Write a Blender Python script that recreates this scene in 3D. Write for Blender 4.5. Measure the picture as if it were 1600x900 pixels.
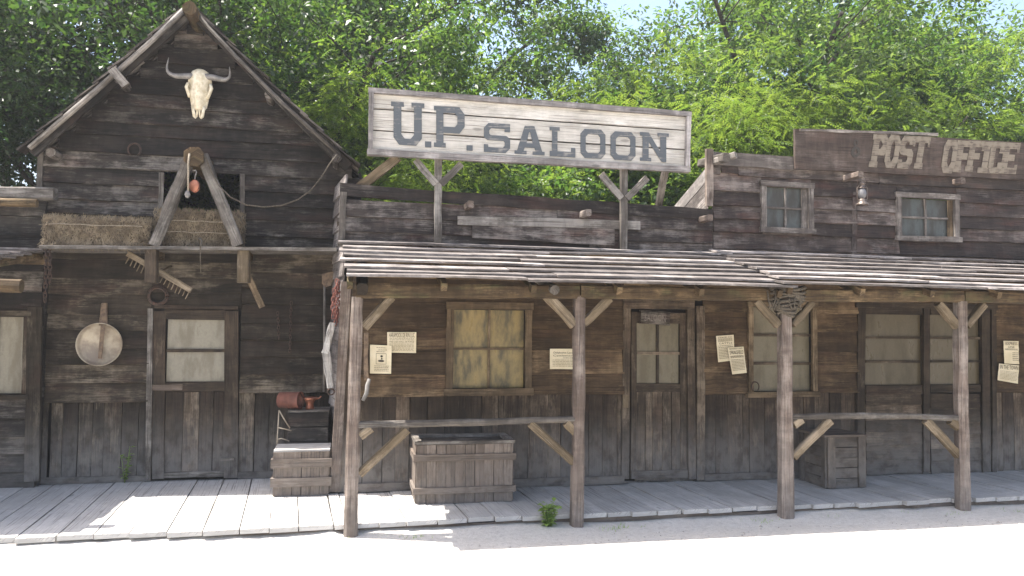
import bpy, math, random
import numpy as np
from mathutils import Vector, Matrix
random.seed(7); rng = np.random.default_rng(11)
R = math.radians
for o in list(bpy.data.objects): bpy.data.objects.remove(o)
scene = bpy.context.scene
col = scene.collection

# ------------------------------------------------------------------ camera
YAW, PITCH, ROLL, FPX = R(11.6), R(2.8), R(0.6), 1200.0
CAM = Vector((0, 0, 1.85))
_fw = Vector((math.sin(YAW)*math.cos(PITCH), math.cos(YAW)*math.cos(PITCH), math.sin(PITCH)))
_rt = Vector((math.cos(YAW), -math.sin(YAW), 0)); _up = _rt.cross(_fw)
RT = _rt*math.cos(ROLL) + _up*math.sin(ROLL); UP = _up*math.cos(ROLL) - _rt*math.sin(ROLL)
cam_d = bpy.data.cameras.new('camera'); cam = bpy.data.objects.new('camera', cam_d); col.objects.link(cam)
m = Matrix((RT, UP, -_fw)).transposed().to_4x4(); m.translation = CAM
cam.matrix_world = m
cam_d.sensor_width = 36; cam_d.lens = 36*FPX/1600; cam_d.clip_start = .05; cam_d.clip_end = 2000
scene.camera = cam
scene.render.resolution_x, scene.render.resolution_y = 1024, 576

# ------------------------------------------------------------------ light
SUN = Vector((-0.93, 0.25, 2.2)).normalized()          # towards the sun
world = bpy.data.worlds.new('World'); scene.world = world; world.use_nodes = True
wn = world.node_tree; bg = wn.nodes['Background']
sky = wn.nodes.new('ShaderNodeTexSky'); sky.sky_type = 'NISHITA'; sky.sun_disc = False
sky.sun_elevation = math.asin(SUN.z); sky.sun_rotation = math.atan2(SUN.x, SUN.y)
sky.air_density = 1.0; sky.dust_density = 4.0; sky.ozone_density = .8
wn.links.new(sky.outputs[0], bg.inputs[0]); bg.inputs[1].default_value = 0.14
sd = bpy.data.lights.new('sun', 'SUN'); sd.energy = 5.0; sd.angle = R(.53); sd.color = (1, .955, .89)
so = bpy.data.objects.new('sun', sd); col.objects.link(so)
so.rotation_euler = (-SUN).to_track_quat('-Z', 'Y').to_euler(); so.location = (-8, 4, 20)
vs = scene.view_settings; vs.view_transform = 'Standard'; vs.look = 'None'; vs.gamma = 1; vs.use_curve_mapping = False
vs.exposure = 1.55
scene.render.engine = 'CYCLES'

# ------------------------------------------------------------------ helpers
def ray(x, y): return RT*((x-800)/FPX) - UP*((y-450)/FPX) + _fw
def P(x, y, Y):
    r = ray(x, y); return CAM + r*(Y/r.y)
def Zp(x, y, z):
    r = ray(x, y); return CAM + r*((z-CAM.z)/r.z)
def box(px, Y):
    a, b, c, d = P(px[0], px[1], Y), P(px[2], px[1], Y), P(px[2], px[3], Y), P(px[0], px[3], Y)
    return ((a.x+d.x)/2, (c.z+d.z)/2, (b.x+c.x)/2, (a.z+b.z)/2)      # x0 z0 x1 z1
WL = {}
def link(o, par, loc):
    col.objects.link(o); WL[o.name] = Vector(loc)
    if par: o.parent = par; o.location = Vector(loc) - WL[par.name]
    else: o.location = loc
    return o
def thing(name, label, cat, loc, group=None):
    o = bpy.data.objects.new(name, None); o.empty_display_size = .2; link(o, None, loc)
    return tag(o, label, cat, group)
def tag(o, label, cat, group=None):
    o['label'] = label; o['category'] = cat
    if group: o['group'] = group
    return o
NRM = Vector((0, -1, 0))
def uj(a): return random.uniform(-a, a)
class MB:
    def __init__(s): s.v = []; s.f = []; s.uv = []; s.sm = []
    def face(s, idx, uvs, smooth=False): s.f.append(idx); s.uv.extend(uvs); s.sm.append(smooth)
    def loft(s, rings, us, vper=None, cap=True, smooth=False, closed=True, vo=0.):
        n = len(rings[0]); b = len(s.v)
        for r in rings: s.v.extend([Vector(p) for p in r])
        if vper is None:
            vper = [0.]
            for j in range(n): vper.append(vper[-1] + (Vector(rings[0][(j+1) % n])-Vector(rings[0][j])).length)
        m = n if closed else n-1
        for i in range(len(rings)-1):
            for j in range(m):
                k = (j+1) % n
                s.face((b+i*n+j, b+i*n+k, b+(i+1)*n+k, b+(i+1)*n+j),
                       ((us[i], vper[j]+vo), (us[i], vper[j+1]+vo), (us[i+1], vper[j+1]+vo), (us[i+1], vper[j]+vo)), smooth)
        if cap and closed:
            L = len(rings)-1
            s.face(tuple(b+j for j in reversed(range(n))), [(us[0]+.01*j, vper[j]+vo) for j in reversed(range(n))])
            s.face(tuple(b+L*n+j for j in range(n)), [(us[L]+.01*j, vper[j]+vo) for j in range(n)])
    def plank(s, p0, p1, w, t, n=NRM, seg=4, jit=.004, ch=0, w1=None, bow=0., t1=None, over=None):
        p0, p1, n = Vector(p0), Vector(p1), Vector(n)
        d = p1-p0; L = d.length; d.normalize(); sv = d.cross(n).normalized(); n = sv.cross(d).normalized()
        w1 = w if w1 is None else w1; t1 = t if t1 is None else t1
        rings = []; us = []; u0 = random.uniform(0, 60); vo = random.uniform(0, 60); b1, b2 = uj(bow), uj(bow)
        for i in range(seg+1):
            q = i/seg; ww = (w+(w1-w)*q)/2; tt = (t+(t1-t)*q)/2; c = p0+d*(L*q) + sv*b1*math.sin(q*3.14) + n*b2*math.sin(q*3.14)
            if ch: pr = [(-ww+ch, -tt), (ww-ch, -tt), (ww, -tt+ch), (ww, tt-ch), (ww-ch, tt), (-ww+ch, tt), (-ww, tt-ch), (-ww, -tt+ch)]
            else: pr = [(-ww, -tt), (ww, -tt), (ww, tt), (-ww, tt)]
            rings.append([c + sv*(a+uj(jit)) + n*(e+uj(jit*.5)) for a, e in pr]); us.append(u0+L*q)
        s.loft(rings, us, vo=vo)
    def tube(s, pts, r, k=8, smooth=True, jit=0.):
        pts = [Vector(p) for p in pts]; rr = r if isinstance(r, (list, tuple)) else [r]*len(pts)
        rings = []; us = [random.uniform(0, 50)]; a = None
        for i, p in enumerate(pts):
            d = (pts[min(i+1, len(pts)-1)]-pts[max(i-1, 0)]).normalized()
            if a is None: a = d.orthogonal().normalized()
            a = (a - d*a.dot(d)).normalized(); b = d.cross(a)
            rings.append([p + (a*math.cos(6.2832*j/k)+b*math.sin(6.2832*j/k))*(rr[i]*(1+uj(jit))) for j in range(k)])
            if i: us.append(us[-1]+(p-pts[i-1]).length)
        s.loft(rings, us, smooth=smooth, vo=random.uniform(0, 50))
    def lathe(s, prof, c, k=16, axis=Vector((0, 0, 1)), smooth=True):
        a = axis.orthogonal().normalized(); b = axis.cross(a); c = Vector(c)
        rings = [[c + axis*h + (a*math.cos(6.2832*j/k)+b*math.sin(6.2832*j/k))*max(r, .0004) for j in range(k)] for r, h in prof]
        us = [0.]
        for i in range(1, len(prof)): us.append(us[-1]+math.hypot(prof[i][0]-prof[i-1][0], prof[i][1]-prof[i-1][1]))
        s.loft(rings, us, smooth=smooth)
    def build(s, name, mat, par=None, org=None):
        if org is None:
            a = np.array([tuple(v) for v in s.v]); org = Vector((a.min(0)+a.max(0))/2)
        org = Vector(org); me = bpy.data.meshes.new(name)
        me.from_pydata([tuple(v-org) for v in s.v], [], s.f)
        uvl = me.uv_layers.new(name='UVMap'); uvl.data.foreach_set('uv', np.array(s.uv, dtype=np.float32).ravel())
        me.polygons.foreach_set('use_smooth', s.sm); me.materials.append(mat); me.update()
        return link(bpy.data.objects.new(name, me), par, org)
def plank(par, name, p0, p1, w, t, mat, n=NRM, **k):
    b = MB(); b.plank(p0, p1, w, t, n, **k); return b.build(name, mat, par)
def tube(par, name, pts, r, mat, k=8, **q):
    b = MB(); b.tube(pts, r, k, **q); return b.build(name, mat, par)
def copy_to(o, par, loc, rot=None, scale=None):
    c = o.copy(); link(c, par, loc)
    if rot is not None: c.rotation_euler = rot
    if scale is not None: c.scale = scale
    return c

# ------------------------------------------------------------------ materials
def newmat(name):
    m = bpy.data.materials.new(name); m.use_nodes = True; nt = m.node_tree
    return m, nt, nt.nodes['Principled BSDF']
def N(nt, t, **k):
    n = nt.nodes.new(t)
    for a, v in k.items():
        if a in n.inputs: n.inputs[a].default_value = v
        else: setattr(n, a, v)
    return n
def ramp(nt, fac, a, b, ca=0., cb=1.):
    n = nt.nodes.new('ShaderNodeMapRange'); n.interpolation_type = 'SMOOTHSTEP'
    n.inputs[1].default_value = a; n.inputs[2].default_value = b; n.inputs[3].default_value = ca; n.inputs[4].default_value = cb
    nt.links.new(fac, n.inputs[0]); return n.outputs[0]
def mixc(nt, f, a, b, mode='MIX'):
    n = nt.nodes.new('ShaderNodeMix'); n.data_type = 'RGBA'; n.blend_type = mode
    for i, v in ((0, f), (6, a), (7, b)):
        if isinstance(v, (int, float)): n.inputs[i].default_value = v
        elif isinstance(v, tuple): n.inputs[i].default_value = (*v, 1)
        else: nt.links.new(v, n.inputs[i])
    return n.outputs[2]
def math_(nt, op, a, b=0.):
    n = nt.nodes.new('ShaderNodeMath'); n.operation = op
    for i, v in ((0, a), (1, b)):
        if isinstance(v, (int, float)): n.inputs[i].default_value = v
        else: nt.links.new(v, n.inputs[i])
    return n.outputs[0]
def noise(nt, vec, scale, sx=1., sy=1., detail=4., rough=.6, sz=1.):
    mp = N(nt, 'ShaderNodeMapping'); mp.inputs['Scale'].default_value = (sx, sy, sz); nt.links.new(vec, mp.inputs[0])
    n = N(nt, 'ShaderNodeTexNoise'); n.inputs['Scale'].default_value = scale; n.inputs['Detail'].default_value = detail; n.inputs['Roughness'].default_value = rough
    nt.links.new(mp.outputs[0], n.inputs[0]); return n.outputs[0]
def wood(name, dark, mid, light, wear=.5, red=0., low_veil=0., rough=.85, grain=1., var=.35, moss=0., stain=.55):
    m, nt, bs = newmat(name); L = nt.links
    uv = N(nt, 'ShaderNodeUVMap').outputs[0]; rnd = N(nt, 'ShaderNodeObjectInfo').outputs['Random']
    g = noise(nt, uv, 1, 3.5, 95, 5, .65); md = noise(nt, uv, 1, 1.6, 8, 6, .7); big = noise(nt, uv, 1, 1.9, 4.6, 7, .72)
    c = mixc(nt, ramp(nt, md, .36, .66), dark, mid)
    rsh = math_(nt, 'MULTIPLY', math_(nt, 'SUBTRACT', rnd, .5), .12)
    w = ramp(nt, math_(nt, 'ADD', math_(nt, 'ADD', math_(nt, 'MULTIPLY', g, .30), math_(nt, 'MULTIPLY', big, .80)), rsh), .615-.2*wear, .775-.18*wear)
    c = mixc(nt, w, c, mixc(nt, ramp(nt, noise(nt, uv, 1, 1.1, 3, 3), .35, .65), light, tuple(x*.62+y*.38 for x, y in zip(light, mid))))
    if red:
        rd = ramp(nt, noise(nt, uv, 1, 1.7, 5, 3), .5, .7, 0., red); c = mixc(nt, rd, c, (.16, .065, .045))
    if moss:
        ms = ramp(nt, noise(nt, uv, 1, 3, 7, 3), .52, .7, 0., moss); c = mixc(nt, ms, c, (.10, .105, .045))
    # fine dark cracks and grain lines
    ck = ramp(nt, noise(nt, uv, 1, 1.3, 95, 3, .5), .36, .45, .35, 1.)
    c = mixc(nt, 1., c, mixc(nt, ck, (.35, .33, .32), (1., 1., 1.)), 'MULTIPLY')
    # vertical water stains
    wsn = ramp(nt, noise(nt, uv, 1, 6.5, 1.6, 4, .65), .42, .6, .5, 1.)
    c = mixc(nt, stain, c, mixc(nt, wsn, (0., 0., 0.), (1., 1., 1.)), 'MULTIPLY')
    # per-board tone
    tone = math_(nt, 'ADD', math_(nt, 'MULTIPLY', rnd, 2*var), 1-var)
    vv = N(nt, 'ShaderNodeHueSaturation'); L.new(c, vv.inputs['Color']); L.new(tone, vv.inputs['Value']); c = vv.outputs[0]
    # knots
    kn = N(nt, 'ShaderNodeTexVoronoi'); kmp = N(nt, 'ShaderNodeMapping'); kmp.inputs['Scale'].default_value = (1.4, 4.2, 1); L.new(uv, kmp.inputs[0]); L.new(kmp.outputs[0], kn.inputs[0]); kn.inputs['Scale'].default_value = 1.
    kf = ramp(nt, kn.outputs['Distance'], .05, .10, .75, 0.); c = mixc(nt, kf, c, tuple(x*.5 for x in dark))
    if 'deck' in name:
        pw = N(nt, 'ShaderNodeNewGeometry').outputs['Position']
        c = mixc(nt, ramp(nt, noise(nt, pw, 2.6, 1, 1, 6, .65), .42, .66, 0., .55), c, (.34, .325, .30))
        c = mixc(nt, ramp(nt, noise(nt, pw, 9, 1, 1, 5, .7), .56, .7, 0., .5), c, (.56, .54, .50))
    if low_veil:  # grey veil painted into the lower boards, for glare and bounced light
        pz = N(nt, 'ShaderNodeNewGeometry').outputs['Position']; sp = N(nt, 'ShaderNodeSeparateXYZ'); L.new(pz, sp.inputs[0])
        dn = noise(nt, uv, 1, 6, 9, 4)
        df = math_(nt, 'MULTIPLY', ramp(nt, sp.outputs[2], .1, 1.0, low_veil, 0.), ramp(nt, dn, .3, .6, .45, 1.)); c = mixc(nt, df, c, (.30, .28, .26))
    L.new(c, bs.inputs['Base Color']); bs.inputs['Roughness'].default_value = rough; bs.inputs['Specular IOR Level'].default_value = .25
    h = math_(nt, 'ADD', math_(nt, 'MULTIPLY', g, 1.), math_(nt, 'MULTIPLY', ck, .6))
    bp = N(nt, 'ShaderNodeBump'); bp.inputs['Strength'].default_value = .6*grain; bp.inputs['Distance'].default_value = .006; L.new(h, bp.inputs['Height']); L.new(bp.outputs[0], bs.inputs['Normal'])
    return m
def plain(name, c, rough=.7, metal=0., c2=None, sc=12., bump=.3, spec=.4):
    m, nt, bs = newmat(name); tc = N(nt, 'ShaderNodeTexCoord').outputs['Object']
    n = noise(nt, tc, sc, 1, 1, 5); c2 = c2 or tuple(x*.6 for x in c)
    nt.links.new(mixc(nt, ramp(nt, n, .35, .65), c, c2), bs.inputs['Base Color'])
    bs.inputs['Roughness'].default_value = rough; bs.inputs['Metallic'].default_value = metal; bs.inputs['Specular IOR Level'].default_value = spec
    if bump:
        bp = N(nt, 'ShaderNodeBump'); bp.inputs['Strength'].default_value = bump; bp.inputs['Distance'].default_value = .005; nt.links.new(n, bp.inputs['Height']); nt.links.new(bp.outputs[0], bs.inputs['Normal'])
    return m
def glass(name, c, stain, amt, rough=.25):
    m, nt, bs = newmat(name); tc = N(nt, 'ShaderNodeTexCoord').outputs['Object']; rnd = N(nt, 'ShaderNodeObjectInfo').outputs['Random']
    cb = N(nt, 'ShaderNodeCombineXYZ'); [nt.links.new(rnd, cb.inputs[i]) for i in range(3)]
    vm = N(nt, 'ShaderNodeVectorMath', operation='MULTIPLY_ADD'); nt.links.new(cb.outputs[0], vm.inputs[0]); vm.inputs[1].default_value = (37, 37, 37); nt.links.new(tc, vm.inputs[2]); v = vm.outputs[0]
    n = noise(nt, v, 5, 1.6, 1, 5, .6, .55); n2 = noise(nt, v, 40, 1, 1, 3)
    cc = mixc(nt, ramp(nt, n, .55-.2*amt, .72-.1*amt, 0., amt), c, stain); cc = mixc(nt, ramp(nt, n2, .3, .7, 0., .22), cc, tuple(x*.55 for x in c))
    nt.links.new(cc, bs.inputs['Base Color']); bs.inputs['Specular IOR Level'].default_value = .3
    nt.links.new(ramp(nt, n, .3, .7, rough, rough+.35), bs.inputs['Roughness']); return m
M = {}
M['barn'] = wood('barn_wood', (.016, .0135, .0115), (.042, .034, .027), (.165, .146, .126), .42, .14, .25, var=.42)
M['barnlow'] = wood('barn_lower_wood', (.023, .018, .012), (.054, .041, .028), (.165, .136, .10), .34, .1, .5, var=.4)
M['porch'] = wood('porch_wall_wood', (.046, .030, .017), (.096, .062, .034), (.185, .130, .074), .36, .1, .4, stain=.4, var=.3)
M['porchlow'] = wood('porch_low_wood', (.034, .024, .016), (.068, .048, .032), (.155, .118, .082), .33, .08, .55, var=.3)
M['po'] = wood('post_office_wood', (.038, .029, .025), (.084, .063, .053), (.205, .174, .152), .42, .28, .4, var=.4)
M['parapet'] = wood('parapet_wood', (.021, .017, .015), (.055, .043, .036), (.195, .170, .150), .42, .18, var=.42)
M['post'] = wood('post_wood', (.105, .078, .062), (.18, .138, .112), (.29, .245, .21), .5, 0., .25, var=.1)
M['brace'] = wood('brace_wood', (.10, .074, .044), (.175, .132, .084), (.28, .225, .16), .45, var=.12, stain=.3)
M['beam'] = wood('beam_wood', (.045, .030, .016), (.10, .066, .034), (.23, .162, .09), .42, moss=.4, var=.12)
M['roof'] = wood('roof_wood', (.10, .085, .078), (.20, .175, .16), (.36, .325, .30), .55, 0., var=.25)
M['roofdark'] = wood('barn_roof_wood', (.035, .028, .024), (.085, .070, .058), (.26, .23, .20), .45, var=.3)
M['deck'] = wood('deck_wood', (.42, .41, .39), (.48, .465, .445), (.55, .535, .51), .5, 0., var=.08, rough=.92, grain=.5, stain=.1)
M['grey'] = wood('grey_pole_wood', (.075, .064, .053), (.155, .135, .115), (.28, .255, .225), .55, var=.15)
M['sign'] = wood('sign_board_wood', (.40, .37, .32), (.57, .53, .47), (.66, .625, .565), .55, var=.05, stain=.15)
M['signframe'] = wood('sign_frame_wood', (.17, .155, .145), (.28, .255, .24), (.42, .385, .36), .5, var=.12)
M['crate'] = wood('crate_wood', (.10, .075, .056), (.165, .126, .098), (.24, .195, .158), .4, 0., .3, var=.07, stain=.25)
M['bleach'] = wood('bleached_wood', (.12, .112, .105), (.36, .335, .305), (.55, .53, .50), .5, var=.1)
M['frame'] = wood('window_frame_wood', (.075, .052, .030), (.14, .098, .058), (.24, .18, .115), .45, var=.18)
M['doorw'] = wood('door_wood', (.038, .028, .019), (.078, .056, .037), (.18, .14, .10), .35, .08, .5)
M['pframe'] = wood('post_office_frame_wood', (.09, .075, .065), (.17, .145, .125), (.32, .285, .25), .45, var=.15)
M['board2'] = wood('name_board_wood', (.060, .044, .035), (.090, .066, .052), (.15, .12, .10), .3, .1, var=.05)
M['bark'] = wood('tree_bark', (.035, .030, .024), (.075, .065, .05), (.16, .145, .12), .35)
M['gold'] = glass('golden_dirty_glass', (.25, .185, .075), (.05, .05, .04), .85)
M['cream'] = glass('cream_dusty_glass', (.245, .22, .165), (.13, .105, .07), .6)
M['dim'] = glass('dim_dusty_glass', (.145, .122, .078), (.08, .064, .038), .5)
M['shop'] = glass('shop_dusty_glass', (.085, .066, .036), (.05, .04, .024), .5)
M['blue'] = glass('blue_grey_glass', (.075, .082, .076), (.04, .033, .027), .8)
M['iron'] = plain('rusty_iron', (.045, .036, .031), .65, .5, (.085, .05, .036), 40)
M['redrust'] = plain('red_rust_chain', (.24, .09, .065), .7, .2, (.13, .05, .04), 40)
M['copper'] = plain('copper', (.45, .19, .12), .45, .5, (.26, .10, .06), 9)
M['terra'] = plain('terracotta_metal', (.22, .09, .065), .6, .2, (.12, .05, .036), 7)
M['tin'] = plain('weathered_tin', (.42, .36, .27), .55, .35, (.25, .20, .15), 7)
M['bone'] = plain('bone', (.68, .61, .47), .65, 0, (.50, .42, .28), 22, .5)
M['horn'] = plain('horn', (.12, .11, .10), .3, 0, (.26, .24, .22), 14, .2)
M['rope'] = plain('rope_fibre', (.33, .28, .21), .9, 0, (.20, .165, .12), 120, .6)
M['dkrope'] = plain('old_rope_fibre', (.10, .082, .06), .9, 0, (.045, .036, .026), 60, .7)
M['ink'] = plain('black_ink', (.035, .030, .026), .9, 0, (.06, .05, .04), 60, 0)
M['fadeink'] = plain('faded_ink', (.20, .17, .12), .9, 0, (.27, .23, .17), 60, 0)
M['paper'] = plain('old_paper', (.66, .58, .42), .85, 0, (.57, .49, .33), 6, .1)
M['hay'] = plain('hay', (.13, .096, .06), .95, 0, (.055, .040, .025), 60, .8)
M['straw'] = plain('straw', (.235, .185, .12), .9, 0, (.11, .083, .052), 9, 0)
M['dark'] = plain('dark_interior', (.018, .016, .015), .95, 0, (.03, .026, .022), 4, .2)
M['leather'] = plain('old_leather', (.17, .115, .07), .7, 0, (.09, .06, .04), 20, .4)
M['globe'] = glass('lantern_glass', (.16, .155, .155), (.08, .07, .06), .4, .08)
M['lampmetal'] = plain('lantern_tin', (.17, .14, .12), .5, .5, (.09, .065, .05), 30, .2)
M['stone'] = plain('pebble_stone', (.42, .39, .34), .9, 0, (.28, .26, .23), 9, .3)
def paint(name, c, wood_c, keep):
    m, nt, bs = newmat(name); tc = N(nt, 'ShaderNodeTexCoord').outputs['Object']
    n = noise(nt, tc, 1, 3, 3, 6, .7, 60); n2 = noise(nt, tc, 9, 1, 1, 4)
    f = ramp(nt, math_(nt, 'ADD', math_(nt, 'MULTIPLY', n, .6), math_(nt, 'MULTIPLY', n2, .4)), keep-.05, keep+.08)
    cc = mixc(nt, f, c, wood_c); cc = mixc(nt, ramp(nt, n2, .4, .7, 0., .35), cc, tuple(x*.7 for x in c))
    nt.links.new(cc, bs.inputs['Base Color']); bs.inputs['Roughness'].default_value = .85; bs.inputs['Specular IOR Level'].default_value = .2; return m
M['blackpaint'] = paint('worn_dark_paint', (.095, .104, .112), (.36, .33, .29), .565)
M['creampaint'] = paint('worn_cream_paint', (.205, .172, .13), (.085, .063, .05), .515)
def leafmat(name, c1, c2, t1, t2, tr=.5):
    m = bpy.data.materials.new(name); m.use_nodes = True; nt = m.node_tree; L = nt.links; nt.nodes.clear()
    isl = N(nt, 'ShaderNodeNewGeometry').outputs['Random Per Island']; rnd = N(nt, 'ShaderNodeObjectInfo').outputs['Random']
    spr = N(nt, 'ShaderNodeAttribute', attribute_name='spray').outputs['Fac']; f = ramp(nt, math_(nt, 'ADD', math_(nt, 'MULTIPLY', isl, .4), math_(nt, 'MULTIPLY', spr, .6)), .1, .9); a = mixc(nt, f, c1, c2); b = mixc(nt, f, t1, t2)
    tone = math_(nt, 'ADD', math_(nt, 'MULTIPLY', rnd, .3), .85)
    for k in (0, 1):
        h = N(nt, 'ShaderNodeHueSaturation'); L.new((a, b)[k], h.inputs['Color']); L.new(tone, h.inputs['Value'])
        if k: b = h.outputs[0]
        else: a = h.outputs[0]
    d = N(nt, 'ShaderNodeBsdfPrincipled'); L.new(a, d.inputs['Base Color']); d.inputs['Roughness'].default_value = .42; d.inputs['Specular IOR Level'].default_value = .45
    t = N(nt, 'ShaderNodeBsdfTranslucent'); L.new(b, t.inputs[0])
    mx = N(nt, 'ShaderNodeMixShader'); mx.inputs[0].default_value = tr; L.new(d.outputs[0], mx.inputs[1]); L.new(t.outputs[0], mx.inputs[2])
    o = N(nt, 'ShaderNodeOutputMaterial'); L.new(mx.outputs[0], o.inputs[0]); return m
M['leafdark'] = leafmat('dark_leaf', (.016, .036, .014), (.040, .072, .022), (.04, .10, .018), (.10, .18, .026), .4)
M['leafmid'] = leafmat('mid_leaf', (.030, .064, .024), (.078, .130, .036), (.09, .19, .030), (.23, .34, .045), .44)
M['leaflime'] = leafmat('lime_leaf', (.056, .100, .026), (.115, .165, .036), (.15, .26, .03), (.29, .39, .05), .46)
M['leafbroad'] = leafmat('broad_leaf', (.042, .078, .032), (.12, .165, .068), (.11, .21, .04), (.26, .36, .07), .44)
M['weed'] = leafmat('weed_leaf', (.22, .32, .09), (.34, .44, .14), (.38, .52, .10), (.46, .60, .14), .4)
def groundmat():
    m, nt, bs = newmat('dusty_ground'); pz = N(nt, 'ShaderNodeNewGeometry').outputs['Position']
    a = noise(nt, pz, .9, 1, 1, 6, .65); b = noise(nt, pz, 22, 1, 1, 5, .7); c = noise(nt, pz, 140, 1, 1, 3, .6)
    cc = mixc(nt, ramp(nt, a, .3, .7), (.55, .52, .47), (.63, .60, .55)); cc = mixc(nt, ramp(nt, b, .4, .68, 0., .5), cc, (.40, .37, .33)); cc = mixc(nt, ramp(nt, c, .45, .7, 0., .45), cc, (.33, .305, .27))
    nt.links.new(cc, bs.inputs['Base Color']); bs.inputs['Roughness'].default_value = .95; bs.inputs['Specular IOR Level'].default_value = .15
    h = math_(nt, 'ADD', b, math_(nt, 'MULTIPLY', c, .4)); bp = N(nt, 'ShaderNodeBump'); bp.inputs['Strength'].default_value = .7; bp.inputs['Distance'].default_value = .02; nt.links.new(h, bp.inputs['Height']); nt.links.new(bp.outputs[0], bs.inputs['Normal']); return m
M['ground'] = groundmat()
M['forest'] = plain('forest_floor', (.06, .065, .03), .95, 0, (.035, .03, .02), 2, .5)

# ------------------------------------------------------------------ ground
def grid_sheet(name, x0, x1, y0, y1, z, mat, nx=1, ny=1, amp=0.):
    b = MB(); vs_ = {}
    for i in range(nx+1):
        for j in range(ny+1):
            vs_[i, j] = len(b.v); b.v.append(Vector((x0+(x1-x0)*i/nx, y0+(y1-y0)*j/ny, z+(uj(amp) if 0 < i < nx and 0 < j < ny else 0))))
    for i in range(nx):
        for j in range(ny): b.face((vs_[i, j], vs_[i+1, j], vs_[i+1, j+1], vs_[i, j+1]), [(0, 0), (1, 0), (1, 1), (0, 1)], True)
    o = b.build(name, mat, None, (0, 0, 0)); o['kind'] = 'structure'; return o
grid_sheet('ground', -150, 150, -150, 150, 0, M['ground'])
fs = grid_sheet('forest_floor', -120, 120, 10.6, 149, .006, M['forest'])
fs['label'] = 'dark leaf covered forest floor behind the buildings'

def bank():
    b = MB(); nx, ny = 150, 9; x0, x1 = -5.6, 11.4
    for i in range(nx+1):
        x = x0+(x1-x0)*i/nx; h = (.082 if x < -.1 else .045)+.012*math.sin(x*1.7)+.008*math.sin(x*4.1+1); w = .5+.08*math.sin(x*1.1)
        for j in range(ny+1):
            q = j/ny; b.v.append(Vector((x, 6.95-(w+.05)*q, -.004+h*(1-q)**1.6+(uj(.005) if 0 < j < ny else 0))))
    for i in range(nx):
        for j in range(ny): b.face((i*(ny+1)+j, i*(ny+1)+j+1, (i+1)*(ny+1)+j+1, (i+1)*(ny+1)+j), [(0, 0)]*4, True)
    o = b.build('dirt_bank', M['ground'], None, (0, 0, 0)); o['kind'] = 'structure'; o['label'] = 'low bank of trodden dirt against the boardwalk edge'
bank()
YW, YB, YF = 8.15, 9.05, 6.85        # saloon wall, barn wall, porch posts
DECK = .12
# ---- boardwalk
def boardwalk(xa, xb, yfront, yback, label):
    root = MB(); root.plank((xa+.03, yfront+.07, .035), (xb-.03, yfront+.07, .035), .07, .05, (0, -1, 0), seg=12, jit=.006, bow=.01)
    for yy in (.6, 1.3, 1.9):
        if yfront+yy < yback: root.plank((xa+.05, yfront+yy, .03), (xb-.05, yfront+yy, .03), .06, .08, seg=2)
    bw = root.build('boardwalk', M['post']); bw['kind'] = 'structure'; bw['label'] = label
    x = xa; sk = -.078
    while x < xb-.05:
        w = min(random.uniform(.235, .30), xb-x)
        ya = yfront+uj(.022)
        b = MB(); dz = uj(.004)
        b.plank((x+w/2, ya, DECK-.02+dz), (x+w/2+sk*(yback-ya), yback, DECK-.02+dz), w-random.uniform(.006, .016), .04, (0, 0, 1), seg=5, jit=.0025, bow=.004)
        b.build('plank', M['deck'], bw); x += w
    return bw
boardwalk(-5.6, -.02, 6.86, 9.12, 'sun bleached plank boardwalk in front of the barn')
boardwalk(-.02, 11.5, 6.90, 8.75, 'grey plank boardwalk under the saloon and post office porch')

# ------------------------------------------------------------------ siding
def subtract(x0, x1, z0, z1, ops):
    """pieces (xa,xb,za,zb) of a horizontal board left by openings"""
    out = []; cuts = sorted(o for o in ops if o[0] < x1 and o[2] > x0 and o[1] < z1-.008 and o[3] > z0+.008)
    xs = x0
    for o in cuts:
        if o[0] > xs+.01: out.append((xs, o[0], z0, z1))
        if o[1]-z0 > .02: out.append((max(xs, o[0]), min(x1, o[2]), z0, o[1]))
        if z1-o[3] > .02: out.append((max(xs, o[0]), min(x1, o[2]), o[3], z1))
        xs = max(xs, o[2])
    if xs < x1-.01: out.append((xs, x1, z0, z1))
    return out
def siding(par, x0, x1, z0, z1, h, Y, mat, ops=(), maxlen=2.4, lap=.016, jit=.005, slope=None, tilt=.016, gap=None, ragged=0.):
    f0 = x0 if callable(x0) else (lambda z: x0); f1 = x1 if callable(x1) else (lambda z: x1)
    z = z0; row = 0
    while z < z1-.02:
        hh = min(h*random.uniform(.86, 1.14), z1-z)
        if z1-(z+hh) < h*.4: hh = z1-z
        zm = z+hh*.5
        a, b = f0(zm), f1(zm)
        if b-a > .05:
            for (xa, xb, za, zb) in subtract(a, b, z, z+hh, ops):
                L = xb-xa; k = max(1, int(L/maxlen+random.random()*.9)); cutx = [xa]
                for i in range(1, k): cutx.append(xa+L*(i+uj(.22))/k)
                cutx.append(xb)
                for i in range(k):
                    p, q = cutx[i]+.002, cutx[i+1]-.002; w = zb-za+lap
                    if q-p < .01: continue
                    zc = (za+zb)/2+lap*.5-lap*.4; t = random.uniform(.02, .03); tl = lap*1.1/max(.05, w)
                    plank(par, 'board', (p, Y-.012+uj(.002), zc+uj(tilt*.5)), (q, Y-.012+uj(.002), zc+uj(tilt*.5)), w, t, mat,
                          n=(0, -math.cos(tl), math.sin(tl)), seg=4 if q-p > .5 else 2, jit=jit, bow=.003)
        z += hh; row += 1
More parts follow.
